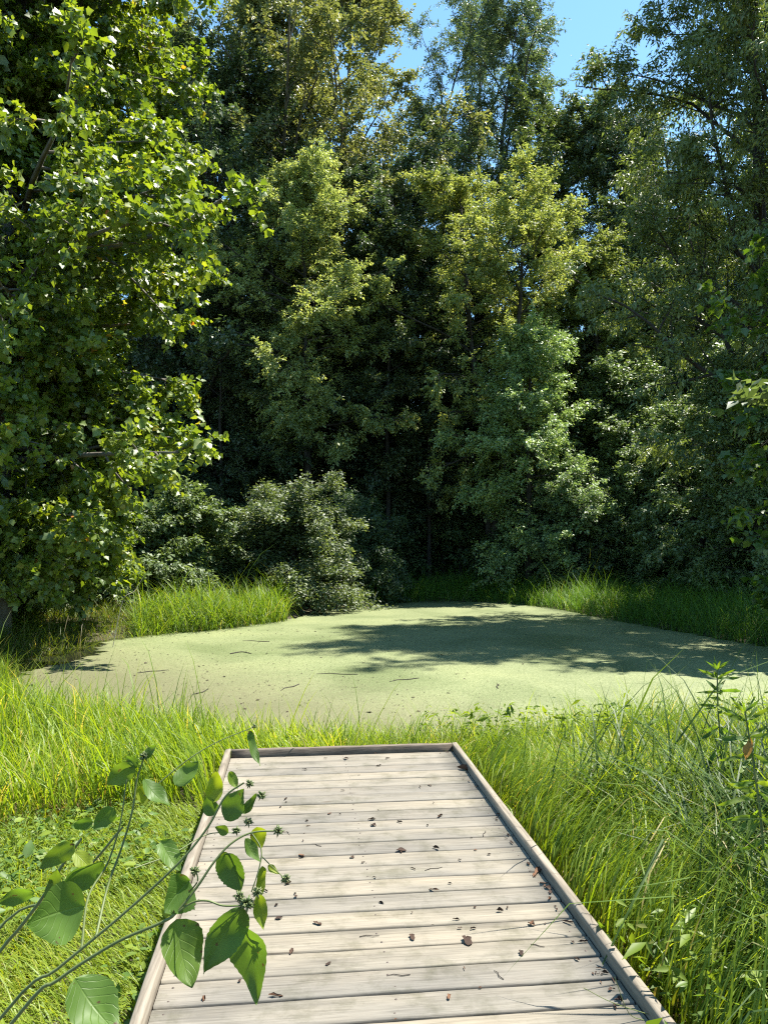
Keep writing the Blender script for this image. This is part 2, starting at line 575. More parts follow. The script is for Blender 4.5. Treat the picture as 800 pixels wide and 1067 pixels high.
    def disc(mbs, p):
        V = [(p[0] + a, p[1] + b_, p[2]) for a, b_ in ring] + [(p[0] + a * .7, p[1] + b_ * .7, p[2] + .001) for a, b_ in ring]
        mbs.add(V, [(i, (i + 1) % 8, 8 + (i + 1) % 8, 8 + i) for i in range(8)] + [tuple(range(8, 16))])
    one = MB(); disc(one, (0, 0, 0)); one = one.mesh('screw_head', M_SCREW)
    heads.sort(key=lambda p: abs(p[1] + 2.6))
    for p in heads[:96]:
        o = link('screw_head', one, t); o.location = p
    rest = MB()
    for p in heads[96:]: disc(rest, p)
    link('screw_heads', rest.mesh('screw_heads', M_SCREW), t)['kind'] = 'stuff'
    # rails: boards set on edge against the deck, a few centimetres proud of it
    h = DECK_Z + .047

    def rail(x0, x1, y0, y1, along, seed):
        r = np.random.default_rng(seed)
        mbr = MB()
        nseg = 14
        V, Fs = [], []
        b = .005
        hw = .0185
        prof = [(-hw, DECK_Z - .10), (-hw, h - b), (-hw + b, h), (hw - b, h), (hw, h - b), (hw, DECK_Z - .10)]
        for i in range(nseg + 1):
            s = i / nseg
            cx, cy_ = x0 + (x1 - x0) * s, y0 + (y1 - y0) * s
            wob = r.normal() * .0020
            for (o_, z) in prof:
                V.append((cx + (o_ + wob if along == 'y' else 0), cy_ + (o_ + wob if along == 'x' else 0), z + r.normal() * .0014))
        q = len(prof)
        for i in range(nseg):
            for j in range(q):
                a, b_ = i * q + j, i * q + (j + 1) % q
                Fs.append((a, a + q, b_ + q, b_))
        Fs.append(tuple(range(q))); Fs.append(tuple(range(nseg * q + q - 1, nseg * q - 1, -1)))
        mbr.add(V, Fs, float(r.random()))
        return mbr
    link('edge_rail', rail(w - .0225, w - .0225, 0, -DECK_L, 'y', 1).mesh('edge_rail', M_RAIL), t)
    link('edge_rail', rail(-w + .0225, -w + .0225, 0, -DECK_L, 'y', 2).mesh('edge_rail', M_RAIL), t)
    link('end_rail', rail(-w + .046, w - .046, -.0225, -.0225, 'x', 3).mesh('end_rail', M_SHADERAIL), t)
    # frame under the boards
    for x in (-w + .09, 0.0, w - .09):
        j = MB(); j.box(x - .02, x + .02, -DECK_L, -.06, .16, DECK_Z - .04, .003)
        link('joist', j.mesh('joist', M_RAIL), t)
    for x in (-w + .14, w - .14):
        for yy in (-.2, -2.2, -4.2, -6.1):
            j = MB(); j.box(x - .045, x + .045, yy - .045, yy + .045, -.4, DECK_Z - .045, .004)
            link('post', j.mesh('post', M_RAIL), t)


def rail_mat():
    m, n, out = new_mat('weathered_rail')
    tc = nd(n, 'ShaderNodeTexCoord')
    mp = nd(n, 'ShaderNodeMapping'); mp.inputs['Scale'].default_value = (22, 2.0, 22)
    n.links.new(tc.outputs['Object'], mp.inputs[0])
    g = nd(n, 'ShaderNodeTexNoise', Scale=2.2, Detail=6.0, Roughness=.65, Distortion=.4)
    n.links.new(mp.outputs[0], g.inputs['Vector'])
    c1 = ramp(n, [(.3, (.095, .078, .056)), (.55, (.185, .158, .120)), (.75, (.245, .215, .172))], g.outputs['Fac'])
    p = nd(n, 'ShaderNodeBsdfPrincipled', Roughness=.75)
    n.links.new(c1.outputs[0], p.inputs['Base Color'])
    b = nd(n, 'ShaderNodeBump', Strength=.4, Distance=.004)
    n.links.new(g.outputs['Fac'], b.inputs['Height']); n.links.new(b.outputs[0], p.inputs['Normal'])
    n.links.new(p.outputs[0], out.inputs['Surface'])
    return m


M_RAIL = rail_mat()
M_SHADERAIL = noise_mat('shade_toned_rail', [(.3, (.065, .050, .038)), (.7, (.17, .14, .108))], 12, stretch=(1, 10, 10), rough=.8, bump=.3, bdist=.004)  # end rail: brown darkened to stand in for the shade on its front
build_deck()


# ------------------------------------------------------------------ tree machinery (all vectorised)
def tubes(P, R, sides):
    """P (n,k,3) polylines with radii R (n,k)"""
    n, k, _ = P.shape
    T = unit(np.gradient(P, axis=1))
    ref = np.where(np.abs(T[..., 2:3]) > .9, np.array([1., 0, 0]), np.array([0, 0, 1.]))
    A = unit(np.cross(T, ref)); B = np.cross(T, A)
    an = np.arange(sides) * 2 * math.pi / sides
    V = P[:, :, None] + R[:, :, None, None] * (A[:, :, None] * np.cos(an)[:, None] + B[:, :, None] * np.sin(an)[:, None])
    base = (np.arange(n)[:, None, None] * k + np.arange(k - 1)[None, :, None]) * sides
    j = np.arange(sides)[None, None]
    j2 = (j + 1) % sides
    Fq = np.stack([base + j, base + j2, base + j2 + sides, base + j + sides], -1).reshape(-1, 4)
    return V.reshape(-1, 3), Fq


def grow(start, d, L, k, droop, noise, rng):
    """start (n,3), d (n,3), L (n,) -> polylines (n,k,3)"""
    n = len(start)
    P = np.zeros((n, k, 3)); P[:, 0] = start
    d = unit(d)
    st = (L / (k - 1))[:, None]
    for j in range(1, k):
        P[:, j] = P[:, j - 1] + d * st
        d = unit(d + rng.normal(size=(n, 3)) * noise + np.array([0, 0, -1.]) * droop)
    return P


def sample_line(P, s):
    """points and tangents at parameters s (n,m) of polylines P (n,k,3)"""
    k = P.shape[1]
    x = np.clip(s, 0, .9999) * (k - 1)
    i = x.astype(int)
    f = (x - i)[..., None]
    r = np.arange(len(P))[:, None]
    a, b = P[r, i], P[r, i + 1]
    return a + (b - a) * f, unit(b - a)


def branch(P, Lp, m, s0, s1, ang, lfac, lmin, k, droop, noise, rng, flat=.5, up=0.0):
    n = len(P)
    s = s0 + (s1 - s0) * (np.arange(m)[None] + rng.random((n, m))) / m
    st, T = sample_line(P, s)
    rv = rng.normal(size=(n, m, 3)); rv[..., 2] *= (1 - flat)
    perp = unit(rv - (rv * T).sum(-1, keepdims=True) * T)
    a = np.radians(ang + rng.normal(size=(n, m, 1)) * 12)
    d = T * np.cos(a) + perp * np.sin(a) + np.array([0, 0, up])
    L = np.maximum(lmin, lfac * Lp[:, None] * (1.15 - s)) * rng.uniform(.7, 1.25, (n, m))
    return grow(st.reshape(-1, 3), d.reshape(-1, 3), L.ravel(), k, droop, noise, rng), L.ravel()


# leaf outlines: (x across, y along, z lift), faces
LEAF_SIMPLE = (np.array([(0, 0, 0), (.27, .42, .07), (0, 1, -.06), (-.27, .42, .07)]), [(0, 1, 2), (0, 2, 3)])
LEAF_NARROW = (np.array([(0, 0, 0), (.17, .4, .05), (0, 1, -.1), (-.17, .4, .05)]), [(0, 1, 2), (0, 2, 3)])
LEAF_OVAL = (np.array([(0, 0, 0), (.26, .25, .05), (.25, .62, .05), (0, 1, -.10), (-.25, .62, .05), (-.26, .25, .05), (0, .5, -.02)]),
             [(0, 1, 6), (1, 2, 6), (2, 3, 6), (3, 4, 6), (4, 5, 6), (5, 0, 6)])
_lob = [(0, 0), (.36, .06), (.36, .24), (.53, .46), (.30, .60), (0, 1), (-.30, .60), (-.53, .46), (-.36, .24), (-.36, .06)]
LEAF_LOBED = (np.array([(x, y, .22 * abs(x) - .22 * max(0, y - .4)) for x, y in _lob] + [(0, .32, -.02)]),
              [(i, (i + 1) % 10, 10) for i in range(10)])


def leaves_mesh(name, pos, axis, nrm, size, template, mat, rnd):
    T, TF = template
    nrm = unit(nrm - (nrm * axis).sum(-1, keepdims=True) * axis)
    side = np.cross(axis, nrm)
    V = pos[:, None] + size[:, None, None] * (side[:, None] * T[None, :, 0:1] + axis[:, None] * T[None, :, 1:2] + nrm[:, None] * T[None, :, 2:3])
    n, k = V.shape[:2]
    Fs = (np.arange(n)[:, None, None] * k + np.array(TF)[None]).reshape(-1, len(TF[0]))
    return mesh_np(name, V.reshape(-1, 3), [Fs], mat, [np.repeat(rnd, len(TF))])


PROFILES = {
    'oval': lambda t: np.sin(np.pi * np.clip(t, 0, 1) ** .75) ** .7 * .95 + .05,
    'column': lambda t: np.clip(1.0 - .7 * np.clip((t - .7) / .3, 0, 1) ** 1.6, .12, 1) * (0.9 + .1 * np.sin(t * 22)) * np.clip(.72 + 1.3 * t, 0, 1),
    'vase': lambda t: np.clip(.35 + .9 * t, 0, 1) * np.sqrt(np.clip(1.02 - t ** 3, 0, 1)),
    'cone': lambda t: np.clip(1.05 - t, .06, 1) ** .75,
    'round': lambda t: np.sqrt(np.clip(1.03 - ((t - .42) / .62) ** 2, .05, 1)),
    'dome': lambda t: np.sqrt(np.clip(1.03 - t * t, .02, 1)),
}


def tree_mesh(seed, H, base, R, prof, n_limb, m2=7, m3=6, leaf_n=20, leaf=.11, template=LEAF_SIMPLE, mat=None, bark=None, trunk_r=.16,
              droop=.03, tdroop=.12, upang=45, lowang=95, flat=.5, up_w=1.0, rand_w=.55, lean=(0, 0), twig_len=.8, l2=.42, wood_twigs=False,
              limb_noise=.10, ldroop=.35, forks=1, trunk_stop=1.0, lmin2=.5, sunw=0.25, spread=1.0, short=.62):
    """one tree standing at the origin -> (wood mesh, leaf mesh)"""
    rng = np.random.default_rng(seed)
    k = 12
    trunks = []
    for f in range(forks):
        t = np.linspace(0, 1, k)
        wob = np.cumsum(rng.normal(size=(k, 2)) * .018 * H / 4, 0) * t[:, None]
        ang = f * 2 * math.pi / forks + rng.random()
        sp = 0 if forks == 1 else .10 * H * rng.uniform(.7, 1.3)
        x = lean[0] * t * H + wob[:, 0] + sp * math.cos(ang) * t ** 1.3
        y = lean[1] * t * H + wob[:, 1] + sp * math.sin(ang) * t ** 1.3
        hh = H * trunk_stop * (1 if f == 0 else rng.uniform(.75, .95))
        trunks.append(np.stack([x, y, t * hh], -1))
    TP = np.array(trunks)
    TR = trunk_r * (1 - np.linspace(0, 1, k)) ** .8 + .015
    TR = np.tile(TR, (forks, 1)); TR[:, 0] *= 1.35
    nl = n_limb
    tt = (np.arange(nl) + rng.random(nl)) / nl                    # 0 base of crown .. 1 top
    zz = (base + (1 - base) * tt)
    fi = rng.integers(0, forks, nl)
    st, _ = sample_line(TP[fi], zz[:, None])
    st = st[:, 0]
    az = np.arange(nl) * 2.39996 + rng.normal(size=nl) * .4
    el = np.radians(lowang + (upang - lowang) * tt + rng.normal(size=nl) * 9)   # angle from vertical
    d = np.stack([np.cos(az) * np.sin(el), np.sin(az) * np.sin(el), np.cos(el)], -1)
    L = R * PROFILES[prof](tt) * rng.uniform(short, 1.18, nl)
    L = L * (1 + (.10 if prof == 'column' else .22) * np.sin(2 * az + seed) + (.08 if prof == 'column' else .18) * np.sin(3 * az + 5 * tt + 2 * seed))
    L = np.maximum(L, .35)
    P1 = grow(st, d, L, 8, droop, limb_noise, rng)
    P2, L2 = branch(P1, L, m2, .12, 1.0, 48, l2, lmin2, 5, droop * 1.3, .10, rng, flat)
    P3, L3 = branch(P2, L2, m3, .15, 1.0, 45, .5, twig_len * .55, 4, tdroop, .12, rng, flat)
    ends, _ = branch(TP, np.full(forks, R * .5), 6, .86, 1, 30, .6, .5, 4, .02, .1, rng, .2)
    # wood
    Vs, Fs, off = [], [], 0
    r1 = trunk_r * (.20 + .28 * (1 - tt)) * np.clip(L / max(L.max(), .1), .3, 1)
    sets = [(TP, TR, 9), (P1, r1[:, None] * np.linspace(1, .18, 8)[None], 6)]
    r2 = np.repeat(r1 * .38, m2)
    sets.append((P2, np.maximum(.006, r2[:, None] * np.linspace(1, .3, 5)[None]), 4))
    if wood_twigs: sets.append((P3, np.full(P3.shape[:2], .004) * np.linspace(1.2, .5, 4)[None], 3))
    for P, R_, sd in sets:
        V, Fq = tubes(P, R_, sd)
        Vs.append(V); Fs.append(Fq + off); off += len(V)
    wood = mesh_np('trunk', np.concatenate(Vs), [np.concatenate(Fs)], bark or M_BARK, smooth=True)
    # leaves along the twigs
    n3 = len(P3)
    s = rng.random((n3, leaf_n)) ** .8
    pos, T = sample_line(P3, s)
    pos = pos.reshape(-1, 3); T = T.reshape(-1, 3)
    N = len(pos)
    rv = rng.normal(size=(N, 3)); rv[:, 2] *= .5
    axis = unit(T * .55 + rv * .75 + np.array([0, 0, -ldroop]))
    size = leaf * rng.lognormal(0, .25, N)
    pos = pos + rng.normal(size=(N, 3)) * leaf * .5 * spread
    nrm = unit(rng.normal(size=(N, 3)) * rand_w + np.array([0, 0, up_w]) + SUN_DIR * sunw)
    # colour: by spray and by leaf
    rnd = np.clip(np.repeat(rng.random(n3), leaf_n) * .45 + rng.random(N) * .55, 0, 1)
    rnd = np.where(rng.random(N) < .006, rng.uniform(.97, 1, N), rnd * .95)
    crown = leaves_mesh('crown', pos, axis, nrm, size, template, mat or M_LEAF, rnd)
    return wood, crown


def put_tree(name, meshes, loc, label, cat='tree', group=None, rz=0.0, scale=1.0, tint=(1, 1, 1), crown_name='crown', trunk_name='trunk'):
    z = float(ground_z(loc[0], loc[1])) - .05
    t = empty(name, (loc[0], loc[1], z), rz, scale)
    tag(t, label, cat, group)
    w = link(trunk_name, meshes[0], t)
    c = link(crown_name, meshes[1], t)
    c.color = (*tint, 1)
    return t


def pxX(px, Y): return (px - 400) / F * Y


# ---- the lobed-leaved tree on the near left bank
syc = tree_mesh(11, 16, .09, 4.35, 'column', 205, 10, 6, 27, .093, LEAF_LOBED, M_SYC, M_PALEBARK, .20, droop=.035, tdroop=.16, upang=40, lowang=98,
                flat=.5, up_w=.7, rand_w=.9, twig_len=.85, wood_twigs=True, ldroop=.5, sunw=.35, short=.38)
put_tree('lobed_leaf_tree', syc, (-6.75, 13.4), 'big bright lobed-leaved tree hanging over the near left bank of the pond', rz=.4, tint=(1.55, 1.45, 1.2))

# ---- trees that can be told apart along the far shore
A = tree_mesh(21, 13.4, .34, 3.1, 'round', 66, 8, 6, 38, .088, LEAF_SIMPLE, M_LEAF, None, .13, upang=38, lowang=95, flat=.4, rand_w=.85, sunw=.6)
put_tree('deciduous_tree', A, (pxX(322, 25.5), 25.5), 'pale green rounded tree standing behind the large arching shrub', rz=1.0, tint=(3.2, 2.8, 2.6))
Bm = tree_mesh(22, 13.8, .28, 3.0, 'round', 66, 8, 6, 38, .088, LEAF_SIMPLE, M_LEAF, None, .14, upang=36, lowang=95, flat=.4, rand_w=.85, sunw=.6, forks=2)
put_tree('deciduous_tree', Bm, (pxX(512, 26), 26), 'yellowish green round-topped tree rising in the middle of the far shore', rz=2.0, tint=(3.1, 2.65, 2.1))
Cm = tree_mesh(23, 26.2, .36, 5.0, 'round', 70, 9, 6, 40, .13, LEAF_NARROW, M_LEAF_GLOSS, None, .26, upang=15, lowang=70, flat=.3, forks=3, tdroop=.2, rand_w=.7, twig_len=1.3)
put_tree('tall_tree', Cm, (pxX(492, 36), 36), 'tallest open-crowned tree with forked stems against the blue sky', rz=.5, tint=(1.3, 1.3, 1.4))
Dm = tree_mesh(24, 27.5, .30, 6.8, 'dome', 84, 11, 7, 40, .135, LEAF_SIMPLE, M_LEAF, M_PALEBARK, .26, upang=25, lowang=75, flat=.3, forks=2, rand_w=.8, twig_len=1.2)
put_tree('tall_tree', Dm, (pxX(320, 33), 33), 'tall thin-leaved olive green tree behind the pale rounded tree', rz=.2, tint=(1.9, 1.55, 1.4))
Em = tree_mesh(25, 16.5, .08, 4.6, 'round', 80, 8, 6, 34, .12, LEAF_SIMPLE, M_LEAF_GLOSS, None, .2, upang=35, lowang=90, flat=.5)
put_tree('deciduous_tree', Em, (pxX(218, 29), 29), 'dark green tree just right of the lobed-leaved tree on the near bank', rz=.7, scale=1.12, tint=(.85, .95, .95))
put_tree('deciduous_tree', Em, (pxX(425, 29.5), 29.5), 'dark tree between the pale rounded tree and the yellowish round-topped one', rz=3.7, scale=.88, tint=(.7, .82, .85))
Fm = tree_mesh(26, 11.0, .2, 3.0, 'round', 56, 8, 6, 38, .09, LEAF_SIMPLE, M_LEAF, None, .11, upang=35, lowang=85, flat=.6)
put_tree('deciduous_tree', Fm, (pxX(622, 27.5), 27.5), 'small fresh green tree right of the yellowish round-topped one', rz=.3, tint=(2.2, 2.0, 1.5))
Gm = tree_mesh(27, 8.0, .03, 2.0, 'oval', 60, 7, 6, 32, .08, LEAF_SIMPLE, M_LEAF_GLOSS, None, .10, upang=45, lowang=95, flat=.6, rand_w=.8, sunw=.5)
put_tree('vine_clad_tree', Gm, (pxX(550, 23.8), 23.8), 'silvery vine-clad small tree on the far shore right of the middle', rz=.3, tint=(3.0, 3.0, 3.0))
W1 = tree_mesh(41, 20, .06, 5.2, 'dome', 64, 8, 5, 34, .18, LEAF_SIMPLE, M_LEAF, None, .22, upang=35, lowang=85, flat=.5, twig_len=1.1)
# ---- the drooping tree at the right
Rm = tree_mesh(31, 17.8, .20, 4.7, 'round', 70, 10, 7, 36, .12, LEAF_NARROW, M_LEAF_GLOSS, None, .22, droop=-.01, tdroop=.2, upang=30, lowang=72, flat=.5, twig_len=1.1,
               limb_noise=.2, ldroop=.7, rand_w=.7)
put_tree('drooping_tree', Rm, (pxX(806, 17.5), 17.5), 'large dark tree with crooked limbs and drooping leaflets on the right bank', rz=2.2, tint=(1.75, 1.65, 1.1))
put_tree('lobed_leaf_sapling', tree_mesh(32, 6.8, .1, 1.6, 'oval', 26, 5, 4, 12, .12, LEAF_LOBED, M_SYC, None, .06, upang=40, lowang=90, flat=.6, twig_len=.6, wood_twigs=True, ldroop=.5),
         (6.95, 12.6), 'slender large-leaved sapling on the right bank of the pond', rz=0, tint=(.9, 1.05, .95))
put_tree('deciduous_tree', Em, (14.5, 27.5), 'dense dark tree behind the large drooping tree on the right bank', rz=5.1, scale=.9, tint=(1, 1.1, .95))
put_tree('tall_tree', W1, (pxX(178, 34), 34), 'tall dark tree filling the gap above and behind the lobed-leaved tree', rz=1.1, scale=1.12, tint=(1.0, 1.0, .95))
put_tree('shade_tree', Rm, (4.9, 3.1), 'leafy tree beside the boardwalk whose shade falls across the near right grass', rz=.9, scale=.36, tint=(.9, 1, .9))
put_tree('drooping_tree', Rm, (pxX(668, 31), 31), 'dark tree with drooping leaflets far back behind the small fresh green tree', rz=4.0, scale=.98, tint=(1.1, 1.15, .95))
put_tree('deciduous_tree', Em, (pxX(588, 31), 31), 'dense green tree filling the gap right of the tallest open-crowned tree', rz=1.9, scale=1.08, tint=(1.2, 1.2, 1.0))

put_tree('added_shade_shrub', tree_mesh(64, 4.4, .04, 1.8, 'oval', 56, 7, 6, 26, .085, LEAF_SIMPLE, M_LEAF, None, .06, upang=25, lowang=85, flat=.6, twig_len=.55, forks=2, lmin2=.4),
         (4.85, 3.3), 'unseen tall bush added to shade the near right corner by the boardwalk', 'shrub', rz=.8, scale=1.35, crown_name='foliage', trunk_name='stems', tint=(1.1, 1.15, 1.0))  # bush added out of view to cast shade on the near right corner

# ---- deep wood behind: trees nothing tells apart
W2 = tree_mesh(42, 22, .10, 5.4, 'dome', 64, 8, 5, 34, .18, LEAF_SIMPLE, M_LEAF, None, .24, upang=30, lowang=75, flat=.5, twig_len=1.1, forks=2)
proto = [None, None]
rngw = np.random.default_rng(5)
spots = []
for row, (Y, dx, off) in enumerate(((32, 5.0, 0), (37, 5.5, 3), (43, 6.5, 1), (50, 7, 4), (58, 8, 2))):
    half = Y * .56 + 5
    x = -half + off
    while x < half:
        spots.append((x + rngw.uniform(-1.2, 1.2), Y + rngw.uniform(-2, 2), row))
        x += dx
for i, (x, y, row) in enumerate(spots):
    k = int(rngw.integers(0, 2))
    sc = rngw.uniform(.62, .85)
    px = 400 + F * x / y
    if 380 < px < 640: sc *= .72                                   # the gap of sky stands over these
    if px < 180: sc *= .8
    z = float(ground_z(x, y)) - .1
    if proto[k] is None:
        o = proto[k] = put_tree('woodland_tree', (W1, W2)[k], (x, y), 'shaded tree deep in the wood beyond the trees of the far shore', group='trees deep in the wood')
    else:
        o = copy_tree(proto[k])
    o.location = (x, y, z)
    o.rotation_euler = (0, 0, rngw.uniform(0, 6.28))
    o.scale = (sc, sc, sc * rngw.uniform(.92, 1.1))
    g = rngw.uniform(.75, 1.1)
    o.children[1 if o.children[1].name.startswith('crown') else 0].color = (g * rngw.uniform(.9, 1.2), g, g * .95, 1)

# ---- slender bare trunks in the dark of the far shore
POLE = []
for sd in (51, 52, 53):
    POLE.append(tree_mesh(sd, 13, .22, 2.0, 'oval', 38, 7, 5, 30, .11, LEAF_SIMPLE, M_LEAF, None, .085, upang=40, lowang=80, flat=.5))
pole0 = [None] * 3
for i, (px, Y) in enumerate(((290, 27), (352, 27.5), (385, 28.5), (447, 27), (462, 28.5), (480, 27.3), (230, 26.5), (405, 26.4))):
    k = i % 3
    if pole0[k] is None:
        o = pole0[k] = put_tree('slender_tree', POLE[k], (pxX(px, Y), Y), 'slender bare-stemmed young tree in the dark edge of the wood', group='slender trees at the wood edge')
    else:
        o = copy_tree(pole0[k])
    x = pxX(px, Y)
    o.location = (x, Y, float(ground_z(x, Y)) - .05)
    o.rotation_euler = (0, 0, rngw.uniform(0, 6.28))
    s = rngw.uniform(.7, 1.0)
    o.scale = (s, s, s)

# ---- shrubs
S1 = tree_mesh(61, 3.9, .06, 2.3, 'dome', 64, 7, 6, 36, .066, LEAF_OVAL, M_LEAF, None, .06, rand_w=.9, spread=2.2, upang=20, lowang=80, flat=.6, droop=.16, twig_len=.5, forks=4, trunk_stop=.7, lmin2=.4)
S2 = tree_mesh(62, 3.2, .03, 1.7, 'dome', 46, 7, 6, 26, .10, LEAF_SIMPLE, M_LEAF, None, .05, upang=15, lowang=80, flat=.5, droop=.10, twig_len=.5, forks=3, trunk_stop=.8, lmin2=.35)
S3 = tree_mesh(63, 4.6, .04, 1.9, 'oval', 50, 7, 6, 30, .075, LEAF_SIMPLE, M_LEAF_GLOSS, None, .06, rand_w=.8, sunw=.45, upang=25, lowang=85, flat=.6, droop=.06, twig_len=.55, forks=2, lmin2=.4)
put_tree('arching_shrub', S1, (pxX(300, 21), 21.0), 'large arching shrub with pale leaf tips at the far left corner of the pond', 'shrub', rz=.3, scale=(1.3, 1.1, .92), crown_name='foliage', trunk_name='stems', tint=(1.2, 1.2, 1.15))
put_tree('arching_shrub', S1, (pxX(372, 22.6), 22.6), 'dark arching shrub right beside the pale-tipped one', 'shrub', rz=2.6, scale=.85, crown_name='foliage', trunk_name='stems', tint=(.75, .95, .85))
put_tree('bank_shrub', S3, (pxX(592, 23), 23), 'silver-leaved bush at the foot of the vine-clad tree', 'shrub', rz=1.3, scale=.8, crown_name='foliage', trunk_name='stems', tint=(1.9, 2.0, 2.2))
bs = [(630, 24.5, 1.05), (680, 23.3, 1.1), (728, 21.6, 1.1), (775, 20.0, 1.1), (825, 18.4, 1.05), (800, 17.2, 1.2), (655, 26, 1.5), (735, 24.5, 1.55), (805, 22.5, 1.6), (700, 25.5, 1.5), (770, 23, 1.5)]
b0 = None
for i, (px, Y, s) in enumerate(bs):
    x = pxX(px, Y)
    if b0 is None:
        b0 = o = put_tree('bank_shrub', S3, (x, Y), 'dark glossy bush in the thicket along the right bank', 'shrub', 'bushes in the right bank thicket', crown_name='foliage', trunk_name='stems', tint=(1.8, 1.85, 1.7))
    else: o = copy_tree(b0)
    o.location = (x, Y, float(ground_z(x, Y)) - .04); o.rotation_euler = (0, 0, i * 1.7); o.scale = (s, s, s * .95)
b1 = None
us = []
for i in range(54):
    us.append((-40 + 940 * (i * .618 % 1), 26.5 + 16 * (i / 54), rngw.uniform(.85, 1.25) * (1 + .8 * i / 54)))
us += [(20, 16.5, .8), (80, 17.5, .9), (140, 18.5, .8), (190, 19.5, 1.0), (-40, 15, .8), (235, 22.5, .9), (60, 20, 1.2)]
for i, (px, Y, s) in enumerate(us):
    x = pxX(px, Y)
    if b1 is None:
        b1 = o = put_tree('undergrowth_shrub', S2, (x, Y), 'dark undergrowth bush in the shade under the trees behind the pond', 'shrub', 'undergrowth bushes under the trees', crown_name='foliage', trunk_name='stems', tint=(1.3, 1.4, 1.2))
    else: o = copy_tree(b1)
    o.location = (x, Y, float(ground_z(x, Y)) - .04); o.rotation_euler = (0, 0, i * 2.1); o.scale = (s, s, s)


# ------------------------------------------------------------------ grass
def blades(name, pts, h, w, lean, curl, rng, mat, label, cat='grass', segs=4, hv=.3, az=None, rnd=None, tint=(1, 1, 1), curlv=.5, shy=True):
    """pts (n,3) roots; h (n,) or float heights; each blade a bent tapered ribbon"""
    n = len(pts)
    h = np.broadcast_to(h, n) * rng.lognormal(0, hv, n)
    w = w * rng.uniform(.6, 1.3, n)
    if az is None:                                                 # tufts: neighbours share a direction
        az = 4 * math.pi * vnoise(pts[:, 0], pts[:, 1], 3.2, 91) + rng.normal(size=n) * 1.7
    if shy:                                                        # blades beside the boards lean away from them
        u, v = deck_local(pts[:, 0], pts[:, 1])
        nu_ = (np.abs(u) < DECK_W / 2 + .5) & (v < .5)
        out_ = np.where(u > 0, DECK_A, DECK_A + math.pi)
        az = np.where(nu_, out_ + rng.normal(size=n) * .55, az)
    d = np.stack([np.cos(az), np.sin(az), np.zeros(n)], -1)
    th = np.abs(lean + rng.normal(size=n) * lean * .6)             # start lean from vertical
    dth = np.abs(curl * rng.lognormal(0, curlv, n)) / segs
    P = np.zeros((n, segs + 1, 3)); P[:, 0] = pts
    for j in range(1, segs + 1):
        a = th + dth * j * (j / segs)
        a = np.minimum(a, 2.4)
        st = (h / segs)[:, None]
        P[:, j] = P[:, j - 1] + st * (d * np.sin(a)[:, None] + np.array([0, 0, 1.]) * np.cos(a)[:, None])
    tw = az + math.pi / 2 + rng.normal(size=n) * .5
    side = np.stack([np.cos(tw), np.sin(tw), np.zeros(n)], -1)
    prof = np.array([.7, 1.0, .85, .55, 0])[:segs] if segs == 4 else np.linspace(1, .4, segs)
    Lf = P[:, :segs] - side[:, None] * (w[:, None] * prof[None])[..., None] * .5
    Rt = P[:, :segs] + side[:, None] * (w[:, None] * prof[None])[..., None] * .5
    V = np.concatenate([Lf, Rt, P[:, segs:]], 1)                   # n, 2segs+1
    k = 2 * segs + 1
    b = np.arange(n)[:, None] * k
    q = np.arange(segs - 1)[None]
    Fq = np.stack([b + q, b + segs + q, b + segs + q + 1, b + q + 1], -1).reshape(-1, 4)
    Ft = np.stack([b[:, 0] + segs - 1, b[:, 0] + 2 * segs - 1, b[:, 0] + 2 * segs], -1)
    if rnd is None: rnd = rng.random(n)
    me = mesh_np(name, V.reshape(-1, 3), [Fq, Ft], mat, [np.repeat(rnd, segs - 1), rnd])
    o = link(name, me)
    o.color = (*tint, 1)
    return tag(o, label, cat, kind='stuff')


def vnoise(x, y, s, seed=0):
    """cheap smooth value noise 0..1"""
    r = np.random.default_rng(seed)
    tab = r.random((64, 64))
    u, v = x * s + 100, y * s + 100
    i, j = np.floor(u).astype(int), np.floor(v).astype(int)
    f, g = u - i, v - j
    f = f * f * (3 - 2 * f); g = g * g * (3 - 2 * g)
    t = lambda a, b: tab[a % 64, b % 64]
    return (t(i, j) * (1 - f) + t(i + 1, j) * f) * (1 - g) + (t(i, j + 1) * (1 - f) + t(i + 1, j + 1) * f) * g


def scatter(n, x0, x1, y0, y1, cond, rng):
    x = rng.uniform(x0, x1, n); y = rng.uniform(y0, y1, n)
    k = cond(x, y)
    x, y = x[k], y[k]
    return np.stack([x, y, ground_z(x, y) - .01], -1)


def off_deck(x, y, mg=.03):
    u, v = deck_local(x, y)
    return ~((np.abs(u) < DECK_W / 2 + mg) & (v < mg))


def in_view(x, y, mg=.8):
    return (np.abs(x) < .53 * y + mg)


rg = np.random.default_rng(77)


def side_u(x, y): return deck_local(x, y)[0]


# right of the deck: tall mixed grass down to the water
def cR(x, y):
    d = pond_dist(x, y)
    return off_deck(x, y, .05) & (d > -.25) & (side_u(x, y) > 0) & in_view(x, y, 1.2) & ((y > 5.2) | (side_u(x, y) > DECK_W / 2))


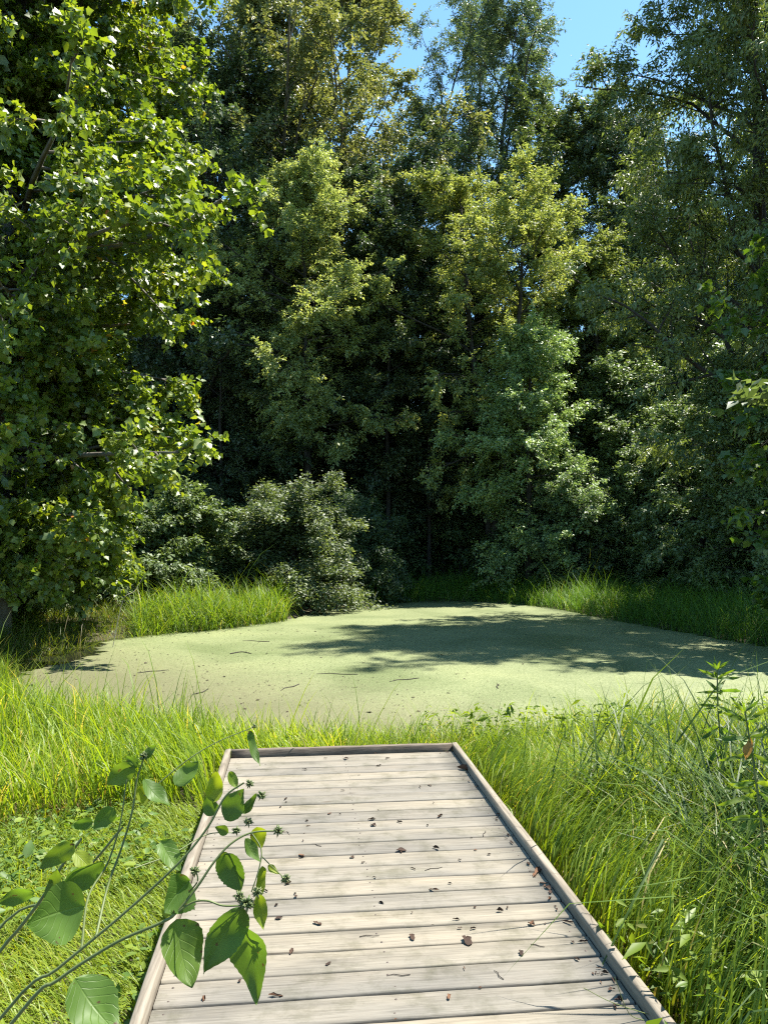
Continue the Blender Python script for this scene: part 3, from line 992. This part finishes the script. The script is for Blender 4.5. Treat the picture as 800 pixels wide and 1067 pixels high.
pts = scatter(175000, -.5, 6.0, 1.4, 9.2, cR, rg)
kp = rg.random(len(pts)) < np.clip(1.25 - .045 * pts[:, 1] ** 1.0 - .35 * (vnoise(pts[:, 0], pts[:, 1], 1.6, 4) < .3), .25, 1)
pts = pts[kp]
un = side_u(pts[:, 0], pts[:, 1])
hh = .30 + .22 * vnoise(pts[:, 0], pts[:, 1], .9, 1) + .10 * np.clip((4.8 - pts[:, 1]) / 2, 0, 1)
hh *= .74
hh *= np.where(pts[:, 1] > 5.25, np.clip(.85 + .35 * (pts[:, 0] - .3), .8, 1.1), 1)
rn = np.clip(rg.random(len(pts)) * .75 + .33 * vnoise(pts[:, 0], pts[:, 1], 1.3, 2) - .06 + np.where(rg.random(len(pts)) < .06, .5, 0) + .25 * (vnoise(pts[:, 0], pts[:, 1], 2.3, 71) > .78), 0, 1)
blades('tall_grass', pts, hh, .0068, .24, .9, rg, M_GRASS, 'tall bright green grass between the boardwalk and the right end of the pond', rnd=rn, tint=(1.15, 1.15, .9))
# broad-leaved weeds between the grass: little leaves up thin stems
ps = scatter(5200, .3, 5.5, 1.6, 7.4, lambda x, y: cR(x, y) & (vnoise(x, y, 1.2, 55) > .42), rg)
m_ = 9
tops = rg.uniform(.16, .46, len(ps))
lp = np.repeat(ps, m_, 0)
fr = rg.random(len(lp)) ** .7
ln = np.repeat(rg.normal(size=(len(ps), 2)) * .10, m_, 0)
lp = lp + np.c_[ln * fr[:, None], fr * np.repeat(tops, m_)]
aa = unit(np.c_[rg.normal(size=(len(lp), 2)), rg.normal(size=len(lp)) * .35 - .1])
me = leaves_mesh('meadow_weeds', lp, aa, unit(rg.normal(size=(len(lp), 3)) * .4 + np.array([0, 0, 1])), .055 * rg.lognormal(0, .35, len(lp)), LEAF_NARROW, M_GRASS,
                 np.clip(np.repeat(rg.random(len(ps)), m_) * .8 + rg.random(len(lp)) * .22, 0, 1))
o = link('meadow_weeds', me); o.color = (.8, .85, .9, 1)
tag(o, 'small-leaved wild weeds mixed into the grass right of the boardwalk', 'weeds', kind='stuff')
# long arching sedge blades over the near right corner
pts = scatter(9500, .6, 4.2, 1.5, 4.4, lambda x, y: cR(x, y) & (vnoise(x, y, 1.1, 9) > .35) & (side_u(x, y) > DECK_W / 2 + .3), rg)
blades('sedge', pts, .70, .012, .22, 1.5, rg, M_SEDGE, 'long dark arching sedge in the near right corner by the boardwalk', segs=4)


# left: tall clump between lawn and water
def cL(x, y):
    d = pond_dist(x, y)
    edge = 4.75 + .25 * (vnoise(x, y, 1.4, 6) - .5) + .25 * (x + 1)
    return off_deck(x, y) & (d > -.2) & (side_u(x, y) < 0) & in_view(x, y, 1.0) & (y > np.where(x < -1.05, edge + .0, 5.3))


pts = scatter(62000, -7.0, 0.2, 3.9, 10, cL, rg)
hh = .30 + .18 * vnoise(pts[:, 0], pts[:, 1], .8, 11)
hh *= np.where(pts[:, 0] > -1.6, np.clip(.85 + .4 * (-1.1 - pts[:, 0]), .74, 1), 1)
rn = np.clip(rg.random(len(pts)) * .75 + .3 * vnoise(pts[:, 0], pts[:, 1], 1.3, 12) - .02 + np.where(rg.random(len(pts)) < .05, .5, 0), 0, 1)
blades('tall_grass', pts, hh, .0095, .17, .75, rg, M_GRASS, 'tall yellow-green grass between the low lawn and the left end of the pond', rnd=rn, tint=(1.2, 1.2, .9))


# dead thatch at the foot of the tall grass
pts = np.concatenate([scatter(16000, -4.5, -.9, 4.2, 6.5, cL, rg), scatter(16000, .3, 5.0, 1.6, 7.0, cR, rg)])
pts = pts[vnoise(pts[:, 0], pts[:, 1], 1.1, 44) > .45]
blades('dead_thatch', pts, .20, .007, .7, 1.0, rg, M_GRASS, 'brown dead thatch and straw at the foot of the tall grass', 'thatch', segs=3, rnd=rg.uniform(.95, 1, len(pts)), tint=(.75, .62, .5))


# lawn: short grass
def cS(x, y):
    return off_deck(x, y, .0) & (side_u(x, y) < 0) & in_view(x, y, .6) & ~cL(x, y)


pts = scatter(90000, -3.6, -.5, 1.7, 5.6, cS, rg)
rn = np.clip(rg.random(len(pts)) * .7 + .35 * vnoise(pts[:, 0], pts[:, 1], 2.2, 15), 0, 1)
blades('lawn', pts, .095, .0050, .45, 1.1, rg, M_GRASS, 'short rough lawn left of the boardwalk', rnd=rn, hv=.4, tint=(1.2, 1.12, 1.0))
pts = scatter(13000, -3.4, -.5, 1.7, 5.2, lambda x, y: cS(x, y) & (vnoise(x, y, 1.8, 21) > .36), rg)
n_ = len(pts)
pts[:, 2] += rg.uniform(.03, .13, n_)
axs = unit(np.c_[rg.normal(size=(n_, 2)), rg.normal(size=n_) * .3])
me = leaves_mesh('ground_cover', pts, axs, unit(rg.normal(size=(n_, 3)) * .3 + np.array([0, 0, 1])), .030 * rg.lognormal(0, .4, n_), LEAF_OVAL, M_PLANT, rg.random(n_))
tag(link('ground_cover', me), 'small broad-leaved weeds growing among the short lawn', 'ground cover', kind='stuff')


# banks: sedge clumps at the back left, grass along the far and right shore
def cB(x, y):
    d = pond_dist(x, y)
    px = 400 + F * x / y
    return (d > -.15) & (d < 2.6) & (px > 385) & (px < 860) & (y > 11)


pts = scatter(90000, -.5, 11, 10.5, 26, cB, rg)
hh = .46 + .36 * vnoise(pts[:, 0], pts[:, 1], .8, 31)
blades('bank_grass', pts, hh, .012, .3, 1.0, rg, M_SEDGE, 'dark lush grass fringing the far right shore of the pond', segs=3, tint=(1.5, 1.7, 1.0))


def cC(x, y):
    d = pond_dist(x, y)
    px = 400 + F * x / y
    return (d > -.25) & (d < 1.5) & (px > 140) & (px < 300) & (y > 13.8)


pts = scatter(26000, -6, -1, 13, 20, cC, rg)
hh = .46 + .34 * vnoise(pts[:, 0], pts[:, 1], .9, 33)
blades('sedge_clump', pts, hh, .013, .22, 1.3, rg, M_GRASS, 'bright arching sedge clumps on the left bank under the lobed-leaved tree', segs=4, tint=(.8, .92, .8))


def cD(x, y):
    d = pond_dist(x, y)
    px = 400 + F * x / y
    return (d > -.5) & (d < 3.2) & (px < 165) & (px > -60) & (y > 8.8) & (x < -3.5)


pts = scatter(30000, -11, -3.5, 8.5, 18, cD, rg)
hh = .28 + .25 * vnoise(pts[:, 0], pts[:, 1], .8, 35)
blades('bank_weeds', pts, hh, .010, .4, 1.1, rg, M_GRASS, 'low straggly weeds along the shaded left shore of the pond', segs=3, rnd=np.clip(rg.random(len(pts)) * 1.05, 0, 1), tint=(.72, .72, .7))

# floating bits on the duckweed
n_ = 15000
x = rg.uniform(-5, 7, n_); y = 6.3 + 10 * rg.random(n_) ** 1.6
k = (pond_dist(x, y) < -.1) & (rg.random(n_) < np.clip(1.0 - .22 * (x + 1.5), .12, 1))
x, y = x[k], y[k]; n_ = len(x)
me = leaves_mesh('floating_litter', np.stack([x, y, np.full(n_, .010)], -1), unit(np.c_[rg.normal(size=(n_, 2)), np.zeros(n_)]),
                 unit(rg.normal(size=(n_, 3)) * .15 + np.array([0, 0, 1])), .013 * rg.lognormal(0, .55, n_), LEAF_SIMPLE, M_DRYLEAF, rg.random(n_))
tag(link('floating_litter', me), 'brown scraps of leaf litter floating on the duckweed', 'leaf litter', kind='stuff')


# ------------------------------------------------------------------ dry leaves on the boardwalk
def curled_leaf(seed):
    r = np.random.default_rng(seed)
    nu, nv = 7, 5
    V = []
    fold, bend, tw = r.uniform(.4, 1.3), r.uniform(-1.2, 1.6), r.uniform(-.8, .8)
    asp = r.uniform(.5, .9)
    for i in range(nu):
        s = i / (nu - 1)
        wd = asp * .5 * (math.sin(math.pi * min(1, s * .94 + .04)) ** .8) * (1 + .25 * r.normal() * (0 < i < nu - 1))
        for j in range(nv):
            v = j / (nv - 1) * 2 - 1
            xx = v * wd * math.cos(fold * abs(v))
            zz = abs(v) * wd * math.sin(fold * abs(v)) + .22 * bend * (s - .5) ** 2 + .04 * r.normal()
            a = tw * (s - .5)
            V.append((xx * math.cos(a) - zz * math.sin(a), s - .5, xx * math.sin(a) + zz * math.cos(a)))
    V = np.array(V)
    V[:, 2] -= V[:, 2].min()
    Fs = np.array([(i * nv + j, i * nv + j + 1, (i + 1) * nv + j + 1, (i + 1) * nv + j) for i in range(nu - 1) for j in range(nv - 1)])
    return mesh_np('dry_leaf', V, [Fs], M_DRYLEAF, smooth=True)


DL = [curled_leaf(100 + i) for i in range(7)]


def on_deck(px, py):
    a, b = (px - 400.0) / F, (533.5 - py) / F
    dy = math.cos(PITCH) - b * math.sin(PITCH); dz = math.sin(PITCH) + b * math.cos(PITCH)
    t = (DECK_Z + .004 - CAM_Z) / dz
    return a * t, dy * t


def dry_leaf(px, py, size, label=None, group='dry leaves scattered on the boards', k=None):
    x, y = on_deck(px, py)
    o = link('dry_leaf', DL[random.randrange(7) if k is None else k])
    o.location = (x, y, DECK_Z + .003)
    o.rotation_euler = (random.uniform(-.12, .12), random.uniform(-.12, .12), random.uniform(0, 6.28))
    o.scale = (size, size * random.uniform(.8, 1.25), size * random.uniform(.35, .8))
    tag(o, label or 'small dark curled leaf lying on the boardwalk boards', 'dry leaf', None if label else group)
    return o


dry_leaf(483, 802, .115, 'large dark curled leaf by the right rail near the far end of the boardwalk', k=1)
dry_leaf(487, 981, .070, 'round brown leaf on the boards, the broadest in the near half', k=2)
dry_leaf(559, 909, .085, 'dark crumpled leaf against the right rail halfway along the boardwalk', k=4)
spots = [(484, 812), (448, 818), (440, 819), (449, 837), (358, 824), (390, 853), (416, 857), (388, 858), (396, 846), (346, 848), (355, 847), (300, 837),
         (295, 832), (293, 841), (319, 857), (322, 860), (317, 870), (313, 876), (444, 861), (458, 849), (491, 872), (476, 894), (507, 889), (494, 887),
         (455, 882), (420, 887), (313, 895), (315, 892), (367, 893), (428, 904), (381, 898), (310, 933), (308, 935), (395, 939), (332, 964), (290, 942),
         (292, 956), (429, 951), (449, 962), (430, 975), (496, 944), (528, 947), (520, 951), (478, 967), (478, 960), (492, 967), (575, 928), (572, 935),
         (585, 940), (565, 963), (590, 962), (597, 960), (553, 962), (548, 900), (517, 847), (519, 853), (533, 880), (546, 871), (601, 1000), (544, 993),
         (470, 1040), (500, 1030), (485, 1010), (410, 1062), (633, 1030), (640, 1022), (290, 1038), (215, 1040), (224, 985), (230, 960), (252, 1022), (340, 790),
         (362, 789), (405, 791), (396, 799), (275, 795), (372, 806), (320, 800), (300, 920), (280, 930), (275, 1000), (345, 1005), (305, 990), (470, 920), (455, 928), (390, 915)]
for i, (px, py) in enumerate(spots):
    dry_leaf(px + random.uniform(-3, 3), py + random.uniform(-2, 2), random.choice((.012, .016, .02, .024, .028, .034, .04)))
for i in range(34):
    f = random.random() ** .8
    dry_leaf(474 + (664 - 474) * f - random.uniform(1, 9) * (1 + f), 784 + (1058 - 784) * f, random.choice((.012, .016, .02, .026, .032)))
for i in range(12):
    dry_leaf(random.uniform(255, 468), random.uniform(782, 785), random.choice((.014, .02, .026)))
for px, py in ((330, 880), (452, 905), (385, 975), (560, 985), (505, 868), (415, 1015), (300, 868), (520, 1015)):
    x, y = on_deck(px, py)
    a = random.uniform(0, 6.28)
    L = random.uniform(.02, .05)
    me = mesh_np('twig', *(lambda v: (v[0], [v[1]]))(tubes(np.array([[(-L, 0, 0), (-L * .3, L * .18, .001), (L * .4, -.05 * L, .001), (L, L * .12, 0)]]), np.array([[.0016, .0015, .0013, .0008]]), 5)), M_BARK, smooth=True)
    o = link('twig', me)
    o.location = (x, y, DECK_Z + .0008); o.rotation_euler = (0, 0, a)
    tag(o, 'thin broken brown twig lying on the boardwalk boards', 'twig', 'twigs scattered on the boards')
dry_leaf(418, 886, .045, 'small reddish leaf in the middle of the boards', k=3)


# ------------------------------------------------------------------ tapering stems, broad leaves: the plants in front
def tube_mesh(name, pts, r0, r1, mat, sides=7, sub=5):
    P = np.array(pts, float)
    # Catmull-Rom
    Q = []
    ext = np.vstack([2 * P[0] - P[1], P, 2 * P[-1] - P[-2]])
    for i in range(1, len(ext) - 2):
        p0, p1, p2, p3 = ext[i - 1:i + 3]
        for k in range(sub):
            t = k / sub
            Q.append(.5 * ((2 * p1) + (-p0 + p2) * t + (2 * p0 - 5 * p1 + 4 * p2 - p3) * t * t + (-p0 + 3 * p1 - 3 * p2 + p3) * t ** 3))
    Q.append(P[-1])
    Q = np.array(Q)[None]
    V, Fq = tubes(Q, np.linspace(r0, r1, Q.shape[1])[None], sides)
    return mesh_np(name, V, [Fq], mat, smooth=True)


def leaf_blade(name, base, tip, width, twist, mat, rnd, fold=.35, sag=.12, wav=.045, seed=0, shape=.72, nu=23, nv=7):
    """broad leaf from base to tip: folded along its midrib, bowed, with a wavy pointed outline"""
    r = np.random.default_rng(seed)
    base, tip = np.array(base, float), np.array(tip, float)
    ax = tip - base
    L = np.linalg.norm(ax); ax /= L
    view = unit((base + tip) / 2 - np.array([0, 0, CAM_Z]))
    sd = unit(np.cross(ax, view)); nm = np.cross(sd, ax)
    c, s_ = math.cos(twist), math.sin(twist)
    sd, nm = sd * c + nm * s_, nm * c - sd * s_
    W = width / max(.45, abs(c)) * .5
    V, UV = [], []
    ph = r.uniform(0, 6)
    for i in range(nu):
        s = i / (nu - 1)
        w = W * (math.sin(math.pi * s ** shape) ** .85) * (1 - .25 * max(0, s - .6)) * (1 + .016 * (-1) ** i + .022 * r.normal())
        bow = sag * L * (4 * s * (1 - s))
        for j in range(nv):
            v = j / (nv - 1) * 2 - 1
            z = bow - fold * abs(v) * w + wav * L * math.sin(9 * s + ph + 1.5 * v) * abs(v)
            V.append(base + ax * L * s + sd * v * w - nm * (-z))
            UV.append((v, s))
    Fs = np.array([(i * nv + j, i * nv + j + 1, (i + 1) * nv + j + 1, (i + 1) * nv + j) for i in range(nu - 1) for j in range(nv - 1)])
    return mesh_np(name, np.array(V), [Fs], mat, [np.full(len(Fs), rnd)], smooth=True, uv=np.array(UV))


M_HEAD = leaf_mat('seed_head', [(0, (.07, .11, .03)), (.6, (.12, .16, .05)), (1, (.16, .16, .06))], .25, use_tint=False)


def seed_head(seed=5):
    r = np.random.default_rng(seed)
    mb = MB()
    for i in range(46):
        d = unit(r.normal(size=3) + np.array([0, 0, .25]))
        a = unit(np.cross(d, r.normal(size=3))); b = np.cross(d, a)
        l, w = r.uniform(.7, 1.1), r.uniform(.10, .17)
        p = d * .1
        m_ = d * l * .6
        V = [p + a * w * .6, p - a * w * .6, m_ + a * w, m_ + b * w, m_ - a * w, m_ - b * w, d * l]
        mb.add(V, [(0, 2, 3), (0, 3, 1), (1, 3, 4), (1, 4, 5), (0, 5, 2), (0, 1, 5), (2, 6, 3), (3, 6, 4), (4, 6, 5), (5, 6, 2)], float(r.random()))
    return mb.mesh('seed_head', M_HEAD)


def foreground_plant():
    root = np.array([-.95, .98, float(ground_z(-.95, .98))])
    t = empty('broadleaf_plant', tuple(root))
    tag(t, 'tall leaning plant with broad drooping leaves and green seed heads over the left rail', 'plant')

    def part(name, me):
        me.transform(Matrix.Translation(-Vector(root)))
        return link(name, me, t)
    D1, D2 = 1.05, 1.12
    stems = [
        ([(0, 1062, D1), (60, 1010, D1), (120, 960, 1.06), (165, 920, 1.07), (195, 890, 1.08), (218, 860, 1.09), (235, 830, 1.1), (254, 816, 1.1)], .0042, .0016, True),
        ([(12, 1067, 1.03), (60, 1022, 1.03), (120, 983, 1.03), (165, 963, 1.03), (182, 953, 1.03), (205, 925, 1.04), (222, 900, 1.05), (240, 880, 1.06), (262, 868, 1.07), (290, 866, 1.07)], .0046, .0014, True),
        ([(100, 977, 1.055), (112, 925, 1.12), (128, 880, 1.15), (138, 845, 1.16), (143, 812, 1.17), (150, 790, 1.17)], .0030, .0016, False),
        ([(85, 989, 1.053), (92, 935, 1.10), (112, 900, 1.14), (125, 860, 1.15), (132, 812, 1.16)], .0028, .0014, False),
        ([(-20, 1020, 1.25), (20, 968, 1.26), (44, 936, 1.26), (65, 902, 1.27), (85, 874, 1.28)], .0050, .0032, True),
        ([(-15, 985, 1.3), (50, 938, 1.3), (90, 906, 1.3), (128, 862, 1.3)], .0040, .0026, True),
        ([(182, 953, 1.03), (200, 941, 1.03), (216, 939, 1.02), (232, 944, 1.02), (252, 944, 1.02)], .0022, .0016, False),
        ([(140, 905, 1.09), (180, 890, 1.14), (215, 870, 1.2), (245, 868, 1.22)], .0016, .0010, False),
        ([(197, 930, 1.04), (206, 918, 1.03), (203, 905, 1.03)], .0018, .0012, False),
        ([(150, 830, 1.17), (190, 796, 1.2), (225, 774, 1.22), (264, 758, 1.24)], .0016, .0010, False),
        ([(262, 868, 1.07), (272, 885, 1.06), (270, 905, 1.05), (262, 930, 1.04)], .0016, .0012, False),
        ([(272, 892, 1.06), (284, 904, 1.06), (297, 916, 1.06)], .0012, .0009, False),
    ]
    for pts, r0, r1, rooted in stems:
        P = [at(*p) for p in pts]
        if rooted:
            q = P[0]
            P = [root + np.array([(q[0] + .95) * .08, (q[1] - .98) * .1, 0]), root * .5 + q * .5 + np.array([-.06, 0, .10])] + P
        part('stem', tube_mesh('stem', P, r0 * .62, r1 * .75, M_STEM))
    # base px, base py, tip px, tip py, width px, depth, tip depth offset, twist, tone, fold
    leaves = [
        (254, 946, 212, 1016, 36, 1.02, -.02, .35, .30, .35), (250, 962, 268, 1046, 35, 1.03, .0, -.4, .35, .35), (184, 958, 200, 1030, 42, 1.03, -.03, .35, .55, .40),
        (198, 918, 172, 952, 36, 1.05, -.04, .6, .15, .3), (234, 890, 251, 930, 27, 1.06, -.01, -.5, .35, .5), (228, 890, 240, 912, 18, 1.07, .01, .3, .75, .3),
        (274, 903, 272, 938, 10, 1.06, 0, .5, .95, .3), (269, 932, 275, 970, 15, 1.04, .0, .3, .85, .4), (268, 862, 272, 885, 17, 1.08, .01, .1, 1.0, .2),
        (234, 854, 254, 822, 24, 1.10, .0, .4, .45, .3), (222, 836, 226, 803, 18, 1.12, .0, -.2, 1.0, .3), (253, 848, 267, 827, 9, 1.10, .0, .5, .3, .3),
        (223, 850, 214, 830, 16, 1.12, .0, .3, .45, .3), (88, 944, 28, 964, 56, 1.04, -.06, .25, .45, .25), (78, 1020, 124, 1078, 46, .98, -.03, .3, .4, .3),
        (108, 898, 58, 932, 22, 1.15, -.03, .8, .25, .6), (140, 798, 110, 818, 22, 1.17, -.02, .4, .6, .3), (150, 812, 178, 840, 16, 1.17, -.02, .6, .35, .3),
        (182, 818, 207, 793, 18, 1.2, .02, .4, .4, .3), (119, 842, 97, 866, 18, 1.16, -.02, .4, .4, .3), (97, 857, 74, 862, 12, 1.16, -.02, .5, .25, .3),
        (78, 888, 97, 906, 16, 1.27, -.02, .2, .95, .3), (168, 876, 188, 908, 20, 1.1, -.02, .4, .5, .4), (36, 930, -6, 944, 15, 1.2, -.02, .6, .45, .3),
        (78, 880, 40, 906, 20, 1.27, -.02, .3, .6, .3), (147, 818, 152, 841, 14, 1.18, 0, .2, 1.0, .3), (260, 762, 271, 798, 9, 1.24, -.02, .5, .4, .3),
        (239, 804, 248, 823, 10, 1.12, 0, .3, .7, .3), (255, 874, 272, 899, 12, 1.07, 0, .5, .45, .4), (279, 902, 291, 911, 7, 1.06, 0, .3, 1.0, .3),
        (150, 790, 162, 776, 9, 1.17, 0, .4, .5, .3), (143, 800, 130, 788, 10, 1.17, 0, .4, .5, .3),
        (182, 955, 166, 948, 10, 1.04, 0, .3, .9, .3), (50, 940, 60, 905, 14, 1.25, .0, .5, .6, .3), (238, 868, 224, 862, 10, 1.1, 0, .3, .6, .3),
    ]
    for i, (bx, by, tx, ty, w, d, dd, tw, tone, fold) in enumerate(leaves):
        b, e = at(bx, by, d), at(tx, ty, d + dd)
        part('leaf', leaf_blade('leaf', b, e, w / F * d, tw, M_PLANT, tone, fold=fold, seed=i))
    hd = seed_head()
    for (px, py, d, r) in ((257, 942, 1.02, .015), (249, 934, 1.03, .011), (268, 930, 1.03, .011), (260, 817, 1.1, .009), (272, 829, 1.1, .010), (259, 857, 1.09, .010), (290, 866, 1.07, .011),
                           (298, 916, 1.06, .010), (150, 788, 1.17, .011), (203, 908, 1.03, .010), (246, 866, 1.2, .010), (265, 757, 1.24, .006)):
        o = link('seed_head', hd, t)
        o.location = tuple(at(px, py, d) - root)
        o.scale = (r * .85,) * 3
        o.rotation_euler = (random.uniform(-.5, .5), random.uniform(-.5, .5), random.uniform(0, 6))


foreground_plant()


def narrow_plant(name, label, stem_px, depth, whorls, seed, leaf_len=.15):
    """upright stalk with whorls of narrow leaves"""
    r = np.random.default_rng(seed)
    P = [at(px, py, depth) for px, py in stem_px]
    g = np.array([P[0][0], P[0][1], float(ground_z(P[0][0], P[0][1])) - .02])
    t = empty(name, tuple(g))
    tag(t, label, 'plant')
    me = tube_mesh('stem', [g] + P, .007, .003, M_STEM)
    me.transform(Matrix.Translation(-Vector(g)))
    link('stem', me, t)
    PL = np.array(P)[None]
    for (s, n, ll, up) in whorls:
        p, T = sample_line(PL, np.array([[s]]))
        p = p[0, 0]
        a0 = r.uniform(0, 6)
        for i in range(n):
            a = a0 + i * 2 * math.pi / n + r.normal() * .25
            L = leaf_len * ll * r.uniform(.8, 1.15)
            d = unit(np.array([math.cos(a), math.sin(a), up + r.normal() * .2]))
            me = leaf_blade('leaf', p, p + d * L, L * .13, r.uniform(-.5, .5), M_PLANT, float(r.uniform(.25, .8)), fold=.3, sag=.10, seed=int(r.integers(1e6)), shape=.8, nu=7, nv=3)
            me.transform(Matrix.Translation(-Vector(g)))
            link('leaf', me, t)
    return t, g


wh = [(1.0, 6, .6, .9), (.93, 6, .9, .45), (.82, 5, 1.1, .1), (.7, 5, 1.1, -.2), (.55, 5, 1.15, -.5), (.4, 4, 1.1, -.7), (.2, 4, 1.0, -.8)]
narrow_plant('narrow_leaf_weed', 'taller of the two narrow-leaved weeds rising over the right grass, pale top against the pond', [(757, 860), (752, 790), (748, 740), (747, 698)], 3.9, wh, 3, .12)
t, g = narrow_plant('narrow_leaf_weed', 'narrow-leaved weed with an orange leaf at the right edge of the grass', [(800, 960), (793, 860), (784, 790), (776, 742)], 3.0, wh, 4, .12)
b, e = at(781, 768, 3.0), at(777, 792, 2.97)
M_ORANGE = leaf_mat('orange_leaf', [(0, (.30, .15, .02)), (1, (.38, .20, .03))], .4, use_tint=False)
me = leaf_blade('leaf', b, e, .035, .2, M_ORANGE, .5, nu=7, nv=3)
me.transform(Matrix.Translation(-Vector(g)))
o = link('leaf', me, t); o['label'] = 'orange withered leaf'
narrow_plant('narrow_leaf_weed', 'low drooping narrow-leaved weed in the grass by the right edge', [(806, 985), (796, 890), (790, 830), (785, 800)], 2.7, wh[2:], 6, .12)


# dry stalks in the grass and over the deck
def stalk(name, label, pts, r0, r1, mat=None, group=None):
    P = [at(*p) for p in pts]
    g = P[0]
    me = tube_mesh(name, [p - g for p in P], r0, r1, mat or M_STEM, 5)
    o = link(name, me)
    o.location = tuple(g)
    return tag(o, label, 'stalk', group)


stalk('grass_stalk', 'thin bent stalk reaching over the near right rail onto the boards', [(728, 1075, 2.42), (690, 1062, 2.4), (640, 1046, 2.36), (608, 1030, 2.34)], .0016, .0010)
stalk('grass_stalk', 'second thin stalk leaning over the right rail and crossing the bent one', [(712, 1090, 2.4), (676, 1066, 2.38), (655, 1056, 2.37), (640, 1018, 2.36)], .0016, .0010)
for i, (a, b_) in enumerate((((618, 905), (648, 815)), ((640, 925), (690, 868)), ((632, 880), (660, 800)), ((700, 900), (712, 800)), ((735, 930), (722, 790)), ((752, 930), (760, 850)), ((690, 945), (676, 850)))):
    Y = 4.0 - i * .08
    pb, pt = at(*a, Y), at(*b_, Y)
    g = np.array([pb[0] + (pb[0] - pt[0]) * .5, Y, float(ground_z(pb[0], Y)) - .02])
    me = tube_mesh('weed_stalk', [np.zeros(3), pb - g, (pb + pt) / 2 - g + np.array([.01, 0, 0]), pt - g], .004, .0018, M_STEM, 5)
    o = link('weed_stalk', me); o.location = tuple(g)
    tag(o, 'dark leaning weed stalk among the grass right of the boardwalk', 'stalk', 'weed stalks in the right grass')

# small floating twigs
for px, py in ((300, 716), (352, 702), (205, 722), (268, 668), (420, 708), (520, 715), (160, 700)):
    a_, b_ = (px - 400.0) / F, (533.5 - py) / F
    dy_ = math.cos(PITCH) - b_ * math.sin(PITCH); dz_ = math.sin(PITCH) + b_ * math.cos(PITCH)
    t_ = (.008 - CAM_Z) / dz_
    L = random.uniform(.10, .28)
    V, Fq = tubes(np.array([[(-L, 0, 0), (-L * .2, L * .2, .004), (L * .4, L * .05, .004), (L, L * .3, 0)]]), np.array([[.006, .0055, .005, .003]]), 5)
    o = link('floating_twig', mesh_np('floating_twig', V, [Fq], M_BARK, smooth=True))
    o.location = (a_ * t_, dy_ * t_, .008); o.rotation_euler = (0, 0, random.uniform(0, 6.28))
    tag(o, 'crooked dark twig lying on the sunlit duckweed of the near pond', 'twig', 'twigs lying on the duckweed')

# sticks in the water
for pts, lab, r in (([(118, 640, 13.0), (128, 626, 13.1), (140, 616, 13.2), (150, 600, 13.3)], 'pale dead branch rising from the left shore under the lobed-leaved tree', .006),
                    ([(388, 632, 20.6), (391, 622, 20.6), (394, 616, 20.6)], 'short pale stub standing in the water at the far shore', .02),
                    ([(240, 685, 12.2), (252, 682, 12.4), (262, 684, 12.2)], 'thin dark twig floating on the duckweed left of the middle', .010)):
    P = [at(*p) for p in pts]
    P[0][2] = .0
    if 'floating' in lab:
        for p in P: p[2] = .012
    me = tube_mesh('stick', [p - P[0] for p in P], r, r * .5, M_BARK if 'dark' in lab else M_TWIG, 6)
    o = link('stick', me); o.location = tuple(P[0])
    tag(o, lab, 'stick')
